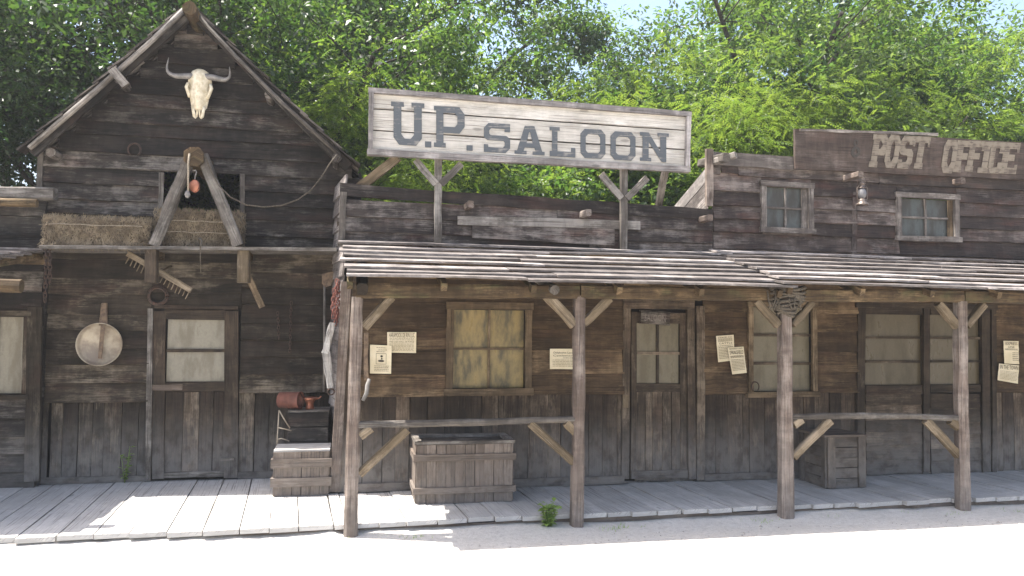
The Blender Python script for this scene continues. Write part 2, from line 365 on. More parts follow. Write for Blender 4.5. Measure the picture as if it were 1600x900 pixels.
def vsiding(par, x0, x1, z0, z1, w, Y, mat, ops=(), jit=.003):
    x = x0
    while x < x1-.01:
        ww = min(w*random.uniform(.75, 1.25), x1-x)
        if x1-(x+ww) < w*.35: ww = x1-x
        for o in ops:
            for e in (o[0], o[2]):
                if x+.004 < e < x+ww-.004: ww = e-x
        segs = [(z0, z1)]
        for o in ops:
            if o[0] < x+ww/2 < o[2]:
                segs = [q for s in segs for q in ((s[0], min(s[1], o[1])), (max(s[0], o[3]), s[1])) if q[1]-q[0] > .02]
        for s in segs:
            plank(par, 'board', (x+ww/2+uj(.002), Y+uj(.004), s[0]+random.uniform(0, .012)), (x+ww/2+uj(.003), Y+uj(.004), s[1]-uj(.004)), ww-random.uniform(.003, .008), .02, mat, seg=4, jit=jit)
        x += ww
def sheet(name, par, x0, x1, z0, z1, Y, t, mat):
    b = MB(); b.plank((x0, Y, (z0+z1)/2), (x1, Y, (z0+z1)/2), z1-z0, t, seg=1, jit=0); return b.build(name, mat, par)
def bar(par, name, a, b, Y, wpx, t, mat, **k):
    """bar drawn between two pixels on the vertical plane Y, width given in pixels"""
    p, q = P(*a, Y), P(*b, Y); w = wpx*(p-CAM).dot(_fw)/FPX
    return plank(par, name, p, q, w, t, mat, **k)
def window(par, Y, out, fw, cols, rows, fmat, pmat, inner=None, name='window', proud=.05, muntin=.018, mmat=None):
    x0, z0, x1, z1 = box(out, Y); b = MB()
    f = fw
    b.plank((x0-.01, Y-proud/2, z1-f/2), (x1+.012, Y-proud/2, z1-f/2+uj(.006)), f, proud, jit=.004)
    b.plank((x0-.02, Y-proud*.6, z0+f/2), (x1+.02, Y-proud*.6, z0+f/2+uj(.006)), f, proud*1.2, jit=.004)
    b.plank((x0+f/2, Y-proud*.45, z0+f), (x0+f/2+uj(.004), Y-proud*.45, z1-f), f, proud*.9, jit=.004)
    b.plank((x1-f/2, Y-proud*.45, z0+f), (x1-f/2+uj(.004), Y-proud*.45, z1-f), f, proud*.9, jit=.004)
    w = b.build(name, fmat, par)
    panes(w, Y, x0+f, z0+f, x1-f, z1-f, cols, rows, pmat, mmat or fmat, muntin)
    return w
def panes(par, Y, x0, z0, x1, z1, cols, rows, pmat, mmat, mt=.018):
    for i in range(cols):
        for j in range(rows):
            a, b_ = x0+(x1-x0)*i/cols, x0+(x1-x0)*(i+1)/cols; c, d = z0+(z1-z0)*j/rows, z0+(z1-z0)*(j+1)/rows
            b = MB(); b.plank((a+.004, Y+.03, (c+d)/2), (b_-.004, Y+.03+uj(.002), (c+d)/2), d-c-.008, .006, (uj(.006), -1, uj(.006)), seg=1, jit=0); b.build('pane', pmat, par)
    for i in range(1, cols):
        x = x0+(x1-x0)*i/cols; plank(par, 'muntin', (x, Y+.015, z0), (x+uj(.003), Y+.015, z1), mt, .022, mmat, seg=3, jit=.0015)
    for j in range(1, rows):
        z = z0+(z1-z0)*j/rows; plank(par, 'muntin', (x0, Y+.013, z), (x1, Y+.013, z+uj(.003)), mt, .022, mmat, seg=3, jit=.0015)

# ================================================================== BARN
bx0, bx1 = P(60, 420, YB).x, .06
barn = thing('barn', 'tall dark gabled timber barn with hayloft opening and animal skull', 'barn', (-1.7, YB, 0))
apex = P(296, 12, 8.72); eL = P(44, 232, 8.72); eR = P(551, 258, 8.72)
def rz(x):
    return eL.z+(apex.z-eL.z)*(x-eL.x)/(apex.x-eL.x) if x < apex.x else eR.z+(apex.z-eR.z)*(eR.x-x)/(eR.x-apex.x)
gz = lambda s: (lambda z: max(bx0, eL.x+(apex.x-eL.x)*(z-eL.z)/(apex.z-eL.z)+.02) if s < 0 else min(bx1, eR.x-(eR.x-apex.x)*(z-eR.z)/(apex.z-eR.z)-.02))
# shell behind the boards (front is open at the loft)
loft = box((255, 272, 377, 386), YB)
ledz = P(300, 388, YB).z
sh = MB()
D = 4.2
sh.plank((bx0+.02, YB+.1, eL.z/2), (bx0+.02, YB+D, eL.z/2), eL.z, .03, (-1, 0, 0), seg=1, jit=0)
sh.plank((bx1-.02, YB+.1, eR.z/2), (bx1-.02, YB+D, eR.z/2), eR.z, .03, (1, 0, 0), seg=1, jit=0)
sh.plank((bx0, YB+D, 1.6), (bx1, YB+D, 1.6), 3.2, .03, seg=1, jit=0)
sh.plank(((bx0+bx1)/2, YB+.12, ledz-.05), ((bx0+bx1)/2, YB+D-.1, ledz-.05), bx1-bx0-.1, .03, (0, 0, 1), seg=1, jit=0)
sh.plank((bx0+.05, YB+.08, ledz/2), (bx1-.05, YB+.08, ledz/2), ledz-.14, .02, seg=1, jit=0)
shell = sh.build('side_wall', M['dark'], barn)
# rear gable
rg = MB(); rg.v += [Vector((bx0, YB+D+.02, 3.1)), Vector((bx1, YB+D+.02, 3.1)), Vector((bx1, YB+D+.02, eR.z)), Vector((apex.x, YB+D+.02, apex.z-.08)), Vector((bx0, YB+D+.02, eL.z))]
rg.face((0, 1, 2, 3, 4), [(0, 0), (3, 0), (3, 1), (1.5, 3), (0, 1)]); rg.build('rear_gable', M['barn'], barn)
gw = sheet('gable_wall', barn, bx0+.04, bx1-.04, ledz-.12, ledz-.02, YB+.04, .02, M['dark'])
siding(gw, gz(-1), gz(1), ledz, apex.z-.05, .172, YB, M['barn'], [loft], maxlen=2.2, lap=.032)
# lower wall
dz0 = DECK
door_x0, _, door_x1, door_z1 = box((233, 480, 374, 750), YB)
lw = sheet('lower_wall', barn, bx0+.04, bx1-.04, DECK, DECK+.1, YB+.04, .02, M['dark'])
zl = P(150, 627, YB).z; zr = P(450, 612, YB).z
siding(lw, bx0+.02, door_x0, zl, ledz, .185, YB, M['barnlow'], lap=.032)
siding(lw, door_x1, bx1, zr, ledz, .185, YB, M['barnlow'], lap=.032)
siding(lw, door_x0, door_x1, door_z1, ledz, .18, YB, M['barnlow'], lap=.032)
vsiding(lw, bx0+.18, door_x0, DECK, zl, .15, YB+.012, M['barnlow'])
vsiding(lw, door_x1, bx1, DECK, zr, .15, YB+.012, M['barnlow'])
plank(barn, 'base_board', (bx0, YB-.02, DECK+.04), (door_x0, YB-.02, DECK+.035), .07, .03, M['barnlow'])
plank(barn, 'base_board', (door_x1, YB-.02, DECK+.04), (bx1, YB-.02, DECK+.035), .07, .03, M['barnlow'])
bar(barn, 'corner_board', (64, 238, ), (60, 385), YB-.03, 8, .03, M['grey'], jit=.005)
bar(barn, 'corner_board', (62, 625), (58, 748), YB-.02, 26, .03, M['barnlow'], jit=.005)
bar(barn, 'corner_board', (60, 392), (60, 622), YB-.02, 14, .03, M['barnlow'], jit=.005)
# loft frame + interior
bar(barn, 'loft_jamb', (253, 270), (250, 385), YB-.02, 7, .05, M['grey']); bar(barn, 'loft_jamb', (379, 272), (379, 386), YB-.02, 7, .05, M['grey'])
# door
dw = MB()
def pz(x, y, Y=YB): return P(x, y, Y)
def strip(b, a, c, Y, wpx, t, **k):
    p, q = P(*a, Y), P(*c, Y); b.plank(p, q, wpx*(p-CAM).dot(_fw)/FPX, t, **k)
strip(dw, (250, 486), (247, 748), YB-.01, 17, .04); strip(dw, (362, 486), (361, 746), YB-.02, 21, .06); strip(dw, (258, 491), (352, 492), YB-.012, 15, .036)
strip(dw, (256, 605), (352, 604), YB-.008, 14, .034); strip(dw, (242, 479), (372, 481), YB-.03, 6, .05)
bd = dw.build('door', M['doorw'], barn)
x0, z0, x1, z1 = box((260, 499, 352, 597), YB); panes(bd, YB-.01, x0, z0, x1, z1, 1, 2, M['cream'], M['doorw'], .035)
x0, z0, x1, z1 = box((257, 612, 352, 744), YB); vsiding(bd, x0, x1, DECK+.03, z1, .15, YB, M['doorw'])
bar(bd, 'threshold', (257, 742), (350, 740), YB-.02, 8, .05, M['grey']); bar(bd, 'latch', (345, 718), (366, 717), YB-.07, 4, .02, M['grey'])
bar(barn, 'door_post', (236, 482), (232, 751), YB-.02, 8, .05, M['grey']); bar(barn, 'sill_strip', (238, 606), (285, 605), YB-.035, 9, .012, M['crate'])
# hay ledge and brackets
YL = 8.55
la, lb = P(62, 385, YL), P(526, 389, YL)
led = plank(barn, 'hay_ledge', (la.x, (YL+YB)/2-.02, la.z-.005), (lb.x, (YL+YB)/2-.02, lb.z-.005), YB-YL, .035, M['grey'], n=(0, 0, 1), seg=10, jit=.006)
for px in (237, 381):
    hb = bar(barn, 'ledge_bracket', (px, 389), (px, 442), YL+.08, 18, .12, M['brace'] if px > 300 else M['doorw'], ch=.012, seg=3)
    a = P(px, 400, YL+.1); plank(barn, 'ledge_joist', (a.x, YL+.03, a.z+.02), (a.x, YB, a.z+.02), .09, .09, M['beam'], n=(0, 0, 1))
bar(barn, 'ledge_strut', (386, 428), (410, 480), YL+.25, 9, .04, M['frame'])
# A-frame hoist
top = P(306, 246, YL+.02)
for (bxp, byp) in ((241, 384), (373, 384)):
    plank(barn, 'hoist_leg', P(298 if bxp < 300 else 316, 243, YL+.02), P(bxp, byp, YL+.02), .115, .09, M['grey'], ch=.018, seg=7, jit=.007, bow=.012)
plank(barn, 'hoist_beam', (top.x, YL-.08, top.z-.01), (top.x, YB+.3, top.z-.01), .19, .2, M['beam'], n=(0, 0, 1), ch=.05, seg=5, jit=.008)
# roof: planks running down the slope, rake poles, ridge, purlins
def roof_side(sgn, e):
    b = MB(); a0, e0 = Vector((apex.x, 0, apex.z)), Vector((e.x, 0, e.z)); d = (e0-a0).normalized(); nn = Vector((-d.z*sgn, 0, d.x*sgn)); nn = nn if nn.z > 0 else -nn
    rf = MB(); L = (e0-a0).length
    rf.plank(a0+Vector((0, YB-.2, 0))+nn*.02+d*.05, a0+Vector((0, YB+D+.3, 0))+nn*.02+d*.05, .05, .05, nn, seg=2)
    rf.plank(a0+d*(L/2)+Vector((0, YB+.02, 0))-nn*.02, a0+d*(L/2)+Vector((0, YB+D+.2, 0))-nn*.02, L-.08, .012, nn, seg=1, jit=0)
    roof = rf.build('roof', M['roofdark'], barn)
    rows = 9
    for r in range(rows):                       # courses of long shakes, lapped
        s0, s1 = L*r/rows, L*(r+1)/rows+.07
        if r == rows-1: s1 = L+.05
        y = 8.66+uj(.03)
        while y < YB+D+.3:
            w = random.uniform(.16, .3) if y < 9.3 else random.uniform(.5, .9)
            plank(roof, 'shingle', a0+d*s0+Vector((0, y+w/2, 0))+nn*(.012+uj(.003)), a0+d*(s1+uj(.03))+Vector((0, y+w/2+uj(.01), 0))+nn*(.036+random.random()*.012), w-.008, .018, M['roofdark'], n=nn, seg=2, jit=.005); y += w
    return roof
roof_side(-1, eL); roof_side(1, eR)
plank(barn, 'rake_board', P(293, 20, 8.74), P(48, 238, 8.74), .13, .035, M['barn'], seg=6, jit=.006)
plank(barn, 'rake_board', P(300, 16, 8.74), P(545, 262, 8.74), .12, .035, M['barn'], seg=6, jit=.006)
tube(barn, 'rake_pole', [P(291, 12, 8.68), P(230, 70, 8.67), P(150, 142, 8.68), P(46, 232, 8.68)], .03, M['grey'], jit=.08)
tube(barn, 'rake_pole', [P(307, 22, 8.68), P(370, 90, 8.68), P(440, 160, 8.67), P(531, 243, 8.68)], .022, M['grey'], jit=.08)
for (px, py, r, y0) in ((296, 12, .075, 8.5), (186, 124, .05, 8.72), (79, 238, .05, 8.84), (420, 148, .05, 8.76), (526, 247, .055, 8.62)):
    c = P(px, py, y0); tube(barn, 'purlin', [(c.x, y0, c.z), (c.x, YB+D, c.z)], r, M['roofdark'] if py > 100 else M['beam'], 9, smooth=False, jit=.08)
plank(barn, 'cross_stub', P(175, 108, 8.62), P(197, 134, 8.62), .085, .05, M['grey'])

# ---- skull
def skull():
    c = P(312, 146, YB-.14); u = (P(312, 110, YB-.14)-P(312, 182, YB-.14)).length/72
    t = thing('animal_skull', 'bleached horned cattle skull hung under the barn gable', 'skull', c+Vector((0, .1, 0)))
    prof = [(-36, 7, 8), (-33, 12, 11), (-26, 15.5, 14), (-18, 17.5, 15), (-9, 18, 15), (0, 17, 14), (8, 14, 13), (16, 12.5, 12), (22, 11.5, 10), (27, 8, 8)]
    b = MB(); rings = []; us = []
    for (y, hw, dp) in prof:
        ring = []
        for j in range(28):
            a = 6.2832*j/28; x = math.cos(a)*hw; d = math.sin(a)*dp
            if d < 0: d *= .35
            for sx in (-1, 1):                    # eye sockets and cheek hollows
                q = math.exp(-(((x-sx*14.5)/4.5)**2+((y+8)/6.5)**2)); d -= q*11 if d > 0 else 0; x -= sx*q*1.
                q = math.exp(-(((x-sx*9)/3)**2+((y-14)/9)**2)); d -= q*4 if d > 0 else 0
            d += 2.2*math.exp(-(x/4)**2)*(1 if d > 0 and y > -6 else 0) + uj(.25)
            ring.append(c+Vector((x*u, -d*u, -y*u)))
        rings.append(ring); us.append(y*u)
    b.loft(rings, us, smooth=True)
    for sx in (-1, 1):
        b.tube([c+Vector((sx*8*u, -5*u, -22*u)), c+Vector((sx*7*u, -6*u, -30*u)), c+Vector((sx*5.6*u, -5*u, -37*u)), c+Vector((sx*3*u, -4*u, -39.5*u))], [3*u, 2.4*u, 2.6*u, 2*u], 8)
        b.tube([c+Vector((sx*2*u, -7*u, -22*u)), c+Vector((sx*1.6*u, -6*u, -30*u)), c+Vector((sx*2.2*u, -5*u, -38*u))], [2.2*u, 1.4*u, 1.2*u], 8)
        b.tube([c+Vector((sx*16*u, -6*u, 13*u)), c+Vector((sx*18.2*u, -7*u, 7*u)), c+Vector((sx*16*u, -6*u, 1*u)), c+Vector((sx*13*u, -8*u, -9*u))], [2.5*u, 2.6*u, 2.8*u, 2*u], 8)
    b.build('cranium', M['bone'], t)
    for sx, pts in ((-1, [(-8, -24), (-20, -23), (-32, -22), (-41, -24), (-46, -32), (-44, -49)]), (1, [(8, -25), (20, -24), (32, -21.5), (40, -22), (45, -28), (44, -42)])):
        hp = [c+Vector((x*u, -(6+abs(x)*.1)*u, -y*u)) for x, y in pts]; fine = []
        for i in range(len(hp)-1):
            for k in range(3):
                p0, p1, p2, p3 = hp[max(i-1, 0)], hp[i], hp[i+1], hp[min(i+2, len(hp)-1)]; q = k/3
                fine.append(.5*((2*p1)+(p2-p0)*q+(2*p0-5*p1+4*p2-p3)*q*q+(3*p1-p0-3*p2+p3)*q**3))
        fine.append(hp[-1]); n = len(fine); tube(t, 'horn', fine, [4.9*u*(1-.93*(i/(n-1))**1.6) for i in range(n)], M['horn'], 12)
skull()

# ---- hay bales
def bale(px, Y, dep, label, tilt=0.):
    a, b_ = P(px[0], px[3], Y), P(px[2], px[1], Y); w, h = b_.x-a.x, b_.z-a.z; zb = a.z+.012
    t = thing('hay_bale', label, 'hay bale', ((a.x+b_.x)/2, Y+dep/2, zb), 'hay bales on the barn ledge')
    cx, cy, cz = (a.x+b_.x)/2, Y+dep/2, zb+h/2
    mb = MB(); rings = []; us = []; K = 28
    for i in range(17):
        q = i/16; x = a.x+w*q; s = 1-.35*(abs(q-.5)*2)**9
        ring = []
        for j in range(K):
            an = 6.2832*j/K; ca, sa = math.cos(an), math.sin(an); e = .62
            ring.append(Vector((x+uj(.008), cy+math.copysign(abs(ca)**e, ca)*dep/2*s+uj(.012), cz+math.copysign(abs(sa)**e, sa)*h/2*s+uj(.012)+tilt*(q-.5))))
        rings.append(ring); us.append(w*q)
    mb.loft(rings, us, smooth=False); mb.build('hay_core', M['hay'], t)
    st = MB()
    for i in range(2400):
        fx = random.random(); face = random.random()
        if face < .62: p = Vector((a.x+w*fx, cy-dep/2-.004, zb+h*random.uniform(.03, .97)))
        elif face < .9: p = Vector((a.x+w*fx, cy+dep*uj(.5), zb+h+.002))
        else: p = Vector((random.choice((a.x, b_.x)), cy+dep*uj(.5), zb+h*random.random()))
        p.z += tilt*(fx-.5)
        d = Vector((uj(.45), uj(.3)-.12, random.uniform(-1, 1))).normalized()*random.uniform(.03, .085); s = d.cross(Vector((uj(1), -1, uj(1)))).normalized()*.0022
        i0 = len(st.v); st.v += [p-d*.5-s, p-d*.5+s, p+d*.5+s, p+d*.5-s]; st.face((i0, i0+1, i0+2, i0+3), [(0, 0), (0, 0), (1, 1), (1, 1)])
    for i in range(260):
        p = Vector((a.x+w*random.random(), cy-dep/2-random.uniform(0, .05), zb+random.uniform(-.03, .05))); d = Vector((uj(.5), -.25+uj(.2), -random.uniform(.2, 1))).normalized()*random.uniform(.04, .11); s = Vector((.0022, 0, 0)); i0 = len(st.v)
        st.v += [p-d*.5-s, p-d*.5+s, p+d*.5+s, p+d*.5-s]; st.face((i0, i0+1, i0+2, i0+3), [(0, 0), (0, 0), (1, 1), (1, 1)])
    so_ = st.build('loose_straw', M['straw'], t); so_['kind'] = 'stuff'
    for q in (.3, .62) if px[0] > 200 else (.28,):
        z = zb+h*(1-q); tube(t, 'twine', [(a.x+w*(.06+.88*k/9), cy-dep/2-.012+uj(.004), z+uj(.006)+tilt*(k/9-.5)) for k in range(10)], .0045, M['rope'], 5)
bale((65, 344, 233, 384), 8.6, .36, 'long flattened hay bale lying left of the hoist frame')
bale((238, 333, 378, 385), 8.72, .42, 'darker hay bale sitting in the loft opening behind the hoist')

# ---- pulley, ropes, tools on the barn
t = thing('pulley_block', 'red painted pulley block hanging under the hoist beam', 'pulley', P(303, 300, YL-.02))
c = P(304, 291, YL-.02)
for dy in (-.028, .028):
    b = MB(); b.lathe([(0, -.006), (.062, -.006), (.066, 0), (.062, .006), (0, .006)], c+Vector((0, dy, 0)), 18, Vector((.55, .83, 0)).normalized()); b.build('cheek', M['copper'], t)
b = MB(); b.lathe([(0, -.02), (.05, -.02), (.04, 0), (.05, .02), (0, .02)], c, 16, Vector((.55, .83, 0)).normalized()); b.build('wheel', M['iron'], t)
tube(t, 'hook', [c+Vector((0, 0, .05)), c+Vector((.005, 0, .12)), c+Vector((.016, 0, .15)), c+Vector((.004, 0, .172)), c+Vector((-.012, 0, .16))], .007, M['bleach'], 6)
t = thing('rope', 'rope end with a pale knot hanging from the hoist beam', 'rope', P(294, 302, YL-.05))
tube(t, 'strand', [P(296, 240, YL-.1), P(294, 255, YL-.1), P(294, 280, YL-.06), P(294, 300, YL-.05)], .011, M['rope'], 6)
b = MB(); b.lathe([(0, -.045), (.02, -.035), (.03, -.01), (.024, .02), (.012, .035)], P(293, 303, YL-.05), 10); b.build('knot', M['bleach'], t)
pts = [(314, 238), (322, 248), (330, 268), (342, 290), (360, 308), (385, 320), (412, 323.5), (440, 321), (465, 312), (485, 298), (502, 277), (515, 256), (526, 242), (531, 246), (527, 252)]
tag(tube(None, 'rope', [P(x, y, YL-.06 if x < 330 else YL-.06+.11*(x-330)/200) for x, y in pts], .0075, M['dkrope'], 6), 'long rope swagged from the hoist beam to the barn eave', 'rope')
tag(tube(None, 'cord', [P(312, 372, 8.53), P(315, 376, 8.51), P(313, 388, 8.51), P(313, 405, 8.515), P(314, 426, 8.52)], [.012, .014, .007, .005, .004], M['dkrope'], 6, jit=.2), 'frayed cord dangling over the hay ledge', 'cord')
# rake head
t = thing('hay_rake', 'wooden hay rake head with long teeth hung below the ledge', 'rake', P(248, 425, 8.9))
ra, rb = (200, 396), (299, 454)
bar(t, 'head_bar', ra, rb, 8.72, 9, .05, M['brace'], ch=.008)
for i in range(17):
    q = (i+.4)/17; x, y = ra[0]+(rb[0]-ra[0])*q, ra[1]+(rb[1]-ra[1])*q; L = 13+4*random.random()
    tube(t, 'tooth', [P(x+1, y+2, 8.72), P(x-5.5-uj(1), y+L, 8.71)], [.0085, .0055], M['brace'], 6)
tube(t, 'handle', [P(250, 424, 8.76), P(262, 418, 8.98), P(268, 416, 9.02)], .013, M['brace'], 7)
# coil on door header
t = thing('iron_hoop', 'small rusty iron hoop hung above the barn door', 'hoop', P(247, 462, 8.98))
for rr, dy in ((.1, 0), (.085, -.012)):
    c = P(247, 462, 9.0); tube(t, 'ring', [c+Vector((rr*math.cos(a), dy, rr*math.sin(a))) for a in np.linspace(0, 6.2832, 25)], .012, M['iron'], 6)
# horseshoe on gable and on post office sill
def horseshoe(c, r, label):
    tag(tube(None, 'horseshoe', [c+Vector((r*math.sin(a), 0, r*math.cos(a)*1.1)) for a in np.linspace(-2.5, 2.5, 17)], r*.16, M['iron'], 6), label, 'horseshoe')
horseshoe(P(210, 234, YB-.06), .065, 'rusty horseshoe nailed to the barn gable')
horseshoe(P(1180, 604, YW-.075), .048, 'dark horseshoe standing on the post office window sill')
# pan
t = thing('frying_pan', 'large round tin pan with wide leather strap on the barn wall', 'pan', P(158, 540, YB-.02))
c = P(157, 538, YB-.085); b = MB()
b.lathe([(0, .012), (.19, .012), (.215, -.018), (.222, -.045), (.230, -.05), (.226, -.02), (.2, .022), (0, .022)], c, 36, Vector((0, 1, 0))); b.build('dish', M['tin'], t)
plank(t, 'strap', P(163, 474, YB-.05), P(161, 508, YB-.11), .06, .03, M['leather'], w1=.085, ch=.01); plank(t, 'strap', P(161, 508, YB-.13), P(156, 560, YB-.115), .05, .012, M['leather'], w1=.03)
# chains
lk = MB(); lk.tube([Vector((.012*math.sin(a), 0, .021*math.cos(a)+(.006 if math.cos(a) > 0 else -.006))) for a in np.linspace(0, 6.2832, 11)], .0048, 5)
def chain(label, strands, mat, sc=1.):
    t = None
    for path in strands:
        path = [Vector(p) for p in path]
        if t is None: t = thing('chain', label, 'chain', path[0])
        me = None; step = .038*sc; d = 0; k = 0
        for i in range(len(path)-1):
            a, b_ = path[i], path[i+1]; L = (b_-a).length
            while d < L:
                p = a+(b_-a)*(d/L)
                if me is None:
                    tmp = MB(); tmp.v = [v.copy() for v in lk.v]; tmp.f = list(lk.f); tmp.uv = list(lk.uv); tmp.sm = list(lk.sm); o = tmp.build('link', mat, t, (0, 0, 0)); o.location = p-WL[t.name]; me = o
                else: o = copy_to(me, t, p)
                o.rotation_euler = (uj(.25), uj(.2), (k % 2)*1.5708+uj(.4)); o.scale = (sc,)*3; d += step; k += 1
            d -= L
chain('rusty chain hanging from the left end of the hay ledge', [[P(72, 388, 8.58), P(72, 430, 8.6), P(70, 470, 8.62)], [P(78, 388, 8.58), P(78, 445, 8.6)]], M['iron'], 1.25)
chain('thin dark chain hanging on the barn wall above the crates', [[P(455, 474, YB-.07), P(453, 552, YB-.07)], [P(434, 490, YB-.07), P(436, 530, YB-.07)]], M['iron'])
chain('tangled red rusty chain hanging at the saloon corner', [[P(526, 440, 8.3), P(523, 470, 8.28), P(524, 505, 8.28)], [P(529, 442, 8.32), P(531, 470, 8.3), P(527, 500, 8.28)], [P(522, 455, 8.26), P(519, 478, 8.26), P(521, 500, 8.26)], [P(526, 450, 8.24), P(526, 496, 8.24)]], M['redrust'], 1.15)
# spade leaning by saloon corner
t = thing('spade', 'old spade with pale handle hanging beside the saloon corner', 'spade', P(507, 520, 8.9))
tube(t, 'handle', [P(507, 446, 8.92), P(507, 520, 8.92), P(506, 612, 8.92)], .014, M['grey'], 7)
b = MB(); pp = [P(x, y, 8.9) for x, y in ((503, 428), (521, 424), (523, 434), (517, 446), (508, 449), (503, 443))]; b.loft([pp, [p+Vector((0, .015, 0)) for p in pp]], [0, .02]); b.build('blade', M['leather'], t)
# ivy on barn wall
def leafy(name, label, cat, c, h, spread, n, size, mat, stems=5, kind=None):
    t = thing(name, label, cat, c); st = MB(); lf = MB()
    for s in range(stems):
        d = Vector((uj(spread), uj(spread)*.6, h*random.uniform(.7, 1))); pts = [c+d*q+Vector((uj(.01), uj(.01), 0))*q for q in (0, .35, .7, 1)]; st.tube(pts, [.004, .0035, .003, .0015], 5)
        for i in range(n//stems):
            q = random.uniform(.15, 1); p = c+d*q; a = random.uniform(0, 6.28); L = size*random.uniform(.6, 1.2); v = Vector((math.cos(a), math.sin(a), random.uniform(-.3, .5))).normalized(); w = v.cross(Vector((0, 0, 1))).normalized()*L*.34; i0 = len(lf.v)
            lf.v += [p, p+v*L*.5+w+Vector((0, 0, .12*L)), p+v*L, p+v*L*.5-w+Vector((0, 0, .12*L))]; lf.face((i0, i0+1, i0+2, i0+3), [(0, 0), (0, 1), (1, 1), (1, 0)])
    st.build('stem', M['weed'], t); lf.build('foliage', mat, t); return t
leafy('ivy', 'small green creeper growing up the dark barn wall', 'plant', Vector((P(195, 742, YB-.06).x, YB-.06, DECK)), .42, .1, 40, .06, M['weed'], 4)
leafy('weed', 'bright green leafy weed growing at the boardwalk edge', 'plant', Vector((P(858, 826, 6.83).x, 6.84, 0)), .26, .07, 170, .062, M['weed'], 8)

# ---- crates and things by the barn
def slat_crate(name, label, corner, w, d, h, nst, bands, mat, lid=True, ang=0., bt=.022, bh=.085):
    t = thing(name, label, 'crate', corner+Vector((w/2, d/2, 0))); x0, y0, z0 = corner
    core = MB(); core.plank((x0+.012, y0+d/2, z0+(h-.03)/2), (x0+w-.012, y0+d/2, z0+(h-.03)/2), h-.04, d-.03, seg=1, jit=0); core.build('body', M['dark'], t)
    for i in range(nst):
        xc = x0+w*(i+.5)/nst; plank(t, 'slat', (xc, y0, z0+.004), (xc+uj(.003), y0, z0+h-.02), w/nst-.004, .02, mat, seg=2, jit=.002)
    ns = max(3, int(d/(w/nst)))
    for sx, xx in ((-1, x0), (1, x0+w)):
        for i in range(ns):
            yc = y0+.012+(d-.012)*(i+.5)/ns; plank(t, 'slat', (xx, yc, z0+.004), (xx, yc, z0+h-.02), (d-.012)/ns-.004, .02, mat, n=(sx, 0, 0), seg=2, jit=.002)
    for bz in bands:
        plank(t, 'band', (x0-.03, y0-.021, z0+bz), (x0+w+.03, y0-.021, z0+bz+uj(.005)), bh, bt, mat, jit=.003)
        plank(t, 'band', (x0-.021, y0-.008, z0+bz), (x0-.021, y0+d, z0+bz), bh, bt, mat, n=(-1, 0, 0), jit=.003)
        plank(t, 'band', (x0+w+.021, y0-.008, z0+bz), (x0+w+.021, y0+d, z0+bz), bh, bt, mat, n=(1, 0, 0), jit=.003)
    if lid:
        k = 4
        for i in range(k):
            yc = y0+d*(i+.5)/k; plank(t, 'lid_board', (x0-.008, yc, z0+h-.008), (x0+w+.008, yc, z0+h-.008), d/k-.005, .02, M['deck'], n=(0, 0, 1), seg=2, jit=.002)
    return t
ca, cb = Zp(427, 776, DECK), Zp(513, 772, DECK)
hcr = P(470, 703, ca.y).z-DECK
slat_crate('crate', 'low slatted wooden crate with sunlit lid beside the saloon corner', Vector((ca.x, ca.y, DECK)), cb.x-ca.x, .42, hcr, 6, (.14, hcr-.13), M['crate'])
# dark box behind
Yd = 8.56; a, b_ = P(451, 644, Yd), P(513, 641, Yd)
t = thing('box', 'dark plank box standing behind the slatted crate', 'box', Vector(((a.x+b_.x)/2, Yd+.2, DECK)))
zt = a.z
bb = MB(); bb.plank((a.x+.02, Yd+.2, (zt+DECK)/2), (b_.x-.02, Yd+.2, (zt+DECK)/2), zt-DECK-.03, .34, seg=1, jit=0); bb.build('body', M['dark'], t)
k = 5
for i in range(k): plank(t, 'plank', (a.x, Yd, DECK+(zt-DECK)*(i+.5)/k), (b_.x, Yd, DECK+(zt-DECK)*(i+.5)/k), (zt-DECK)/k-.008, .02, M['barn'])
for i in range(3): plank(t, 'lid_board', (a.x-.01, Yd+.06+.13*i, zt+.002), (b_.x+.01, Yd+.06+.13*i, zt+.002), .122, .02, M['grey'], n=(0, 0, 1))
c = P(455, 628, Yd+.16); c.z = zt+.013+.098
t = thing('pail', 'dull red metal pail lying on its side on the dark box', 'pail', c)
b = MB(); ax = Vector((.93, -.37, 0)).normalized(); b.lathe([(0, -.13), (.085, -.13), (.093, .1), (.098, .11), (.092, .112), (.084, .1), (.076, -.12), (0, -.12)], c, 22, ax); b.build('shell', M['terra'], t)
tube(t, 'handle', [c+ax*.1+Vector((0, 0, .09)), c+ax*.14+Vector((0, -.02, .02)), c+ax*.13+Vector((0, -.03, -.07))], .004, M['iron'], 5)
c = P(484, 640, Yd+.16); c.z = zt+.013
t = thing('copper_pot', 'small flared copper pot standing on the dark box', 'pot', c)
b = MB(); b.lathe([(0, 0), (.052, 0), (.044, .03), (.04, .06), (.056, .1), (.085, .125), (.08, .127), (.05, .1), (.033, .06), (0, .04)], c, 20); b.build('bowl', M['copper'], t)
tube(t, 'handle', [c+Vector((.05, 0, .1)), c+Vector((.1, -.01, .12)), c+Vector((.12, -.02, .14))], .008, M['copper'], 6)
t = thing('metal_stand', 'bent pale metal rods of a stand beside the dark box', 'stand', P(440, 690, 8.48))
for pts in (((436, 641), (444, 655), (453, 669)), ((434, 668), (444, 670), (455, 673)), ((434, 686), (440, 685), (452, 689)), ((436, 641), (433, 690), (432, 742))):
    tube(t, 'rod', [P(x, y, 8.5) for x, y in pts], .007, M['tin'], 6)

